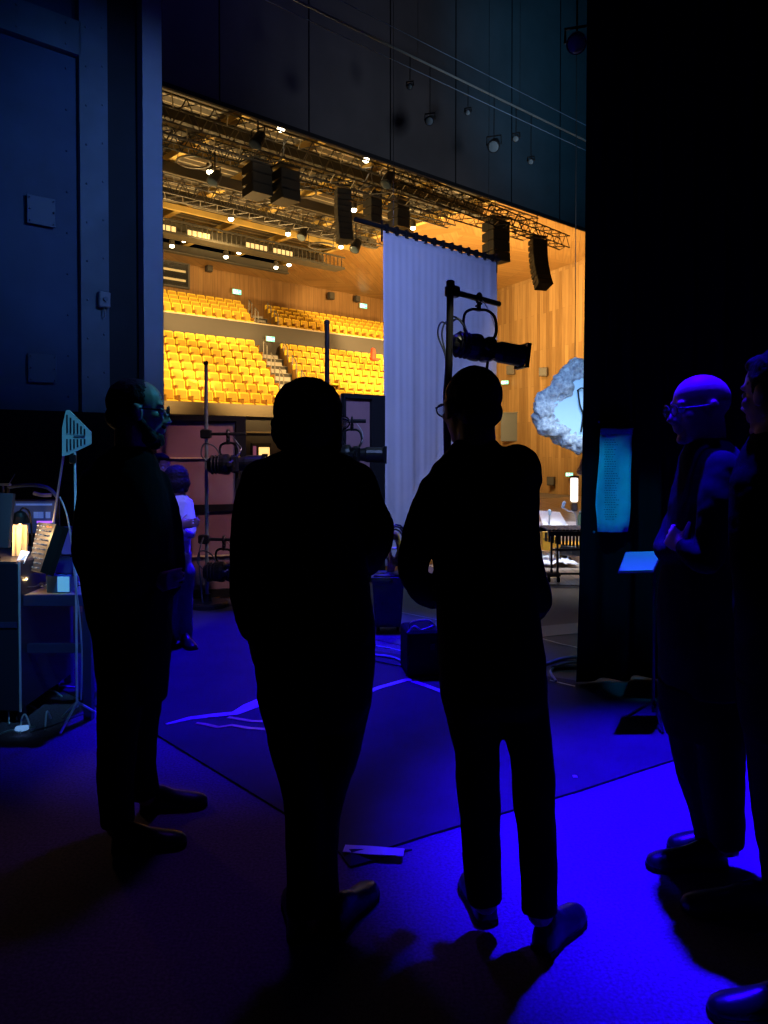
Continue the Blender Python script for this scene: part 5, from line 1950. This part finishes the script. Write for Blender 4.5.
# --- middle person, wide jacket, bobbed hair, turned slightly right
Y = 2.38
person(Y, 'person in a wide black jacket seen from behind, bobbed hair, middle of the group', (314, 421, .03, 34, 4, 1.02),
       [(292, 326, 443, .062), (286, 334, 449, .072), (270, 350, 455, .085), (256, 364, 465, .10), (250, 368, 480, .115), (250, 366, 520, .128),
        (251, 366, 560, .128), (251, 371, 600, .132), (253, 376, 630, .14), (256, 376, 652, .14)],
       [dict(pts=[(262, 480, 0, .064), (250, 520, -.01, .056), (247, 560, -.01, .053), (246, 600, .03, .048), (252, 630, .06, .040)], d=(.1, .2, -1), n=(1, 0, .1), side=1, curl=.35),
        dict(pts=[(356, 482, 0, .064), (370, 512, -.02, .056), (377, 535, -.02, .053), (368, 562, .12, .045), (350, 566, .26, .036)], d=(-.7, .7, .1), n=(0, -.3, 1), side=1, curl=.5)],
       [[(285, 690, 0, .092), (296, 750, .0, .079), (306, 800, .02, .072), (306, 860, .03, .062), (305, 915, .0, .060)],
        [(344, 690, .02, .092), (334, 750, .04, .082), (321, 800, .06, .072), (317, 860, .06, .066), (321, 912, .04, .062)]],
       [(256, 376, 640, .135), (256, 375, 670, .135), (259, 372, 700, .12), (268, 360, 725, .09)],
       [(g(300, 945), g(290, 945) + Vector((-.02, .28, 0))), (g(330, 938), g(340, 938) + Vector((.10, .25, 0)))],
       M['suit'], M['trous'], hair_bob, glasses=True)

# --- right middle man, slim trousers, jacket bunched on the right shoulder
Y = 2.36
lab = 'man in black shirt and slim trousers seen from behind, arms bent, under the high spotlight'
torso_extra[lab] = [(516, 470, 0, .080), (520, 478, .02, .070), (436, 488, 0, .05)]
person(Y, lab, (471, 408, .02, -24, 4, 1.05),
       [(456, 497, 440, .060), (450, 502, 448, .066), (442, 512, 456, .08), (432, 524, 466, .095), (426, 532, 482, .108), (430, 533, 520, .12),
        (434, 536, 570, .12), (437, 540, 620, .122), (438, 545, 660, .128), (440, 546, 684, .128)],
       [dict(pts=[(437, 490, 0, .058), (420, 530, -.02, .051), (413, 572, -.02, .048), (428, 595, .10, .040), (446, 598, .20, .033)], d=(.6, .8, .1), n=(.2, 0, 1), side=-1, curl=.5),
        dict(pts=[(519, 484, 0, .064), (523, 530, -.01, .052), (528, 566, -.01, .049), (537, 602, .04, .047), (524, 618, .16, .034)], d=(-.8, .5, .1), n=(0, 0, 1), side=1, curl=.5)],
       [[(468, 690, 0, .088), (477, 753, 0, .070), (479, 800, .0, .067), (481, 845, .01, .061), (485, 900, .02, .056)],
        [(519, 690, 0, .086), (531, 753, 0, .068), (534, 800, .0, .066), (538, 850, -.03, .057), (540, 912, -.05, .056)]],
       [(439, 546, 670, .126), (440, 547, 695, .122), (444, 544, 712, .10)],
       [(g(488, 927), g(486, 927) + Vector((-.03, .26, 0))), (g(540, 956), g(540, 956) + Vector((.17, .20, 0)))],
       M['suit'], M['trous'], hair_cropped, glasses=True)

# --- left man, bearded, facing right
Y = 3.05
person(Y, 'bearded man with glasses in a black jacket looking right, beside the fin antenna', (138, 412, 0, 70, 2, 1.10),
       [(116, 148, 446, .07), (108, 152, 452, .08), (96, 156, 460, .11), (84, 160, 474, .14), (80, 166, 492, .15), (80, 172, 530, .15),
        (82, 174, 575, .15), (90, 171, 615, .145), (96, 170, 645, .14)],
       [dict(pts=[(98, 482, -.06, .068), (88, 525, -.10, .058), (90, 568, -.12, .053), (120, 590, -.14, .044), (142, 586, -.10, .036)], d=(1, .2, .2), n=(0, 1, 0), side=1, curl=.4),
        dict(pts=[(156, 482, .08, .055), (170, 525, .10, .050), (174, 570, .08, .046), (166, 590, -.02, .040), (152, 594, -.09, .034)], d=(-1, -.2, 0), n=(0, -1, 0), side=1, curl=.4)],
       [[(121, 680, -.06, .092), (118, 735, -.08, .078), (116, 780, -.10, .070), (118, 825, -.12, .062)],
        [(143, 680, .06, .090), (139, 730, .08, .076), (139, 765, .10, .068), (146, 795, .12, .056)]],
       [(95, 170, 632, .14), (97, 169, 665, .135), (100, 166, 700, .11)],
       [(g(112, 852), g(112, 852) + Vector((.27, .05, 0))), (g(140, 812), g(140, 812) + Vector((.27, .06, 0)))],
       M['suit'], M['trous'], hair_cropped, glasses=True, beard=True)

# --- right man, bald with glasses, facing left, arms folded
Y = 2.78
lab = 'bald man with glasses facing left, arms folded, blue light on his head'
person(Y, lab, (700, 409, 0, -92, 6, 1.05),
       [(690, 724, 438, .07), (686, 732, 446, .09), (682, 742, 456, .12), (680, 752, 472, .15), (674, 758, 500, .17), (668, 760, 540, .17),
        (661, 760, 590, .17), (660, 758, 640, .165), (662, 756, 690, .155)],
       [dict(pts=[(722, 470, -.14, .068), (714, 515, -.20, .058), (708, 558, -.20, .052), (696, 556, -.21, .045), (686, 548, -.17, .036)], d=(-.2, .9, .3), n=(.9, .3, -.3), side=-1, curl=.6),
        dict(pts=[(700, 480, .12, .060), (682, 515, .14, .054), (668, 545, .10, .052), (672, 552, .0, .046), (690, 548, -.12, .036)], d=(.8, -.3, .3), n=(0, 1, 0), side=-1, curl=.35)],
       [[(722, 715, -.06, .092), (722, 780, -.07, .076), (728, 845, -.05, .056)],
        [(692, 715, .05, .098), (699, 770, .05, .082), (706, 810, .04, .062), (712, 845, .02, .054)]],
       [(660, 757, 680, .155), (661, 755, 710, .14), (666, 750, 735, .11)],
       [(g(726, 868), g(726, 868) + Vector((-.29, 0, 0))), (g(736, 850), g(736, 850) + Vector((-.26, .0, 0)))],
       M['suit_navy'], M['trous'], None, glasses=True)

# --- person cut by the right border
Y = 2.34
person(Y, 'person in black at the right border, mostly cut off by the picture edge', (777, 394, 0, -25, 4, 1.08),
       [(755, 793, 432, .07), (750, 802, 442, .09), (744, 815, 454, .12), (738, 835, 472, .15), (736, 846, 500, .16), (738, 848, 560, .16),
        (740, 846, 620, .16), (742, 846, 690, .16)],
       [dict(pts=[(752, 486, -.02, .066), (748, 540, -.06, .056), (752, 600, -.06, .050), (752, 640, .02, .042), (756, 668, .06, .034)], d=(0, .2, -1), n=(1, 0, 0), side=1, curl=.35),
        dict(pts=[(838, 488, 0, .066), (852, 540, -.02, .056), (856, 600, 0, .050), (852, 640, .05, .042), (850, 668, .08, .034)], d=(0, .2, -1), n=(-1, 0, 0), side=-1, curl=.35)],
       [[(775, 720, .08, .098), (776, 790, .14, .080), (779, 850, .18, .062), (782, 890, .20, .058)],
        [(818, 720, -.06, .098), (818, 800, -.14, .080), (818, 880, -.22, .066), (815, 960, -.28, .058)]],
       [(741, 847, 680, .155), (742, 846, 710, .14), (748, 840, 740, .11)],
       [(g(772, 914), g(772, 914) + Vector((-.29, .02, 0))), (g(812, 1016), g(812, 1016) + Vector((-.28, 0, 0)))],
       M['suit'], M['trous'], hair_short)

# --- two people talking on the stage behind the left man
Y = 5.95
person(Y, 'dark haired person in a white shirt with folded arms on the blue lit stage', (175, 481, 0, -40, 14, .92),
       [(170, 183, 491, .06), (168, 186, 495, .08), (165, 190, 501, .10), (164, 191, 515, .11), (166, 190, 535, .10), (165, 190, 556, .10)],
       [dict(pts=[(168, 504, 0, .05), (164, 520, -.02, .045), (163, 533, -.05, .042), (172, 528, -.15, .036), (178, 526, -.16, .03)], d=(1, 0, .2), n=(0, 1, 0), side=1, curl=.3),
        dict(pts=[(187, 504, 0, .05), (190, 520, -.02, .045), (190, 534, -.05, .042), (180, 531, -.15, .036), (172, 530, -.17, .03)], d=(-1, 0, .1), n=(0, 1, 0), side=-1, curl=.3)],
       [[(172, 572, 0, .088), (172, 600, -.02, .07), (173, 640, 0, .05)], [(184, 572, 0, .088), (184, 600, 0, .07), (186, 640, .02, .05)]],
       [(164, 191, 552, .10), (165, 191, 570, .10), (168, 188, 580, .08)],
       [(g(172, 647), g(172, 647) + Vector((-.05, -.2, 0))), (g(184, 646), g(184, 646) + Vector((.12, -.17, 0)))],
       M['shirt'], mat('pale_trousers', (.22, .2, .26), .85), hair_bob, vox=.010)
Y = 6.7
person(Y, 'second person on the blue lit stage, face lit violet, mostly behind the bearded man', (161, 467, 0, 130, 6, .95),
       [(151, 164, 480, .06), (148, 167, 484, .08), (143, 171, 489, .11), (142, 172, 503, .12), (144, 170, 525, .12), (145, 170, 552, .12)],
       [dict(pts=[(146, 494, 0, .055), (141, 512, 0, .048), (141, 532, .0, .045), (144, 552, -.04, .034)], d=(0, -.2, -1), n=(1, 0, 0), side=1, curl=.3),
        dict(pts=[(168, 494, 0, .055), (172, 512, 0, .048), (173, 532, .0, .045), (170, 552, -.04, .034)], d=(0, -.2, -1), n=(-1, 0, 0), side=-1, curl=.3)],
       [[(151, 565, 0, .085), (151, 592, 0, .068), (151, 622, 0, .05)], [(164, 565, 0, .085), (165, 592, 0, .068), (165, 622, 0, .05)]],
       [(144, 171, 548, .115), (145, 171, 565, .11), (148, 168, 573, .09)],
       [(g(151, 625), g(151, 625) + Vector((.02, -.22, 0))), (g(166, 625), g(166, 625) + Vector((.06, -.22, 0)))],
       M['suit_navy'], M['trous'], hair_short, vox=.010)

# music stand with a sheet, beside the drape
sh = thing('music_stand', (P(640, 560, 4.2).x, 4.2, 0), 'black music stand with a teal lit sheet, left of the bald man by the drape', 'music stand')
s4 = [P(619, 571, 4.06), P(653, 570, 4.06), P(662, 551, 4.30), P(626, 552, 4.30)]
nn = (s4[1] - s4[0]).cross(s4[3] - s4[0]).normalized()
plate(s4, nn, -.003).build('sheet', mat('blue_paper', (.12, .42, .09), .8), sh)
e4 = [p + (p - sum(s4, Vector()) / 4) * .06 - nn * .006 for p in s4]
plate(e4, nn, -.006).build('tray', M['metal_black'], sh)
cst = sum(s4, Vector()) / 4
MB().tube([(cst.x + .085, cst.y + .02, .08), (cst.x + .085, cst.y + .02, cst.z - .05), cst - nn * .012], .009, 8).build('pole', M['metal_black'], sh)
for a_ in (30, 150, 270):
    MB().tube([(cst.x + .085, cst.y + .02, .14), (cst.x + .085 + math.cos(R(a_)) * .15, cst.y + .02 + math.sin(R(a_)) * .15, .02)], .008, 6).build('leg', M['metal_black'], sh)
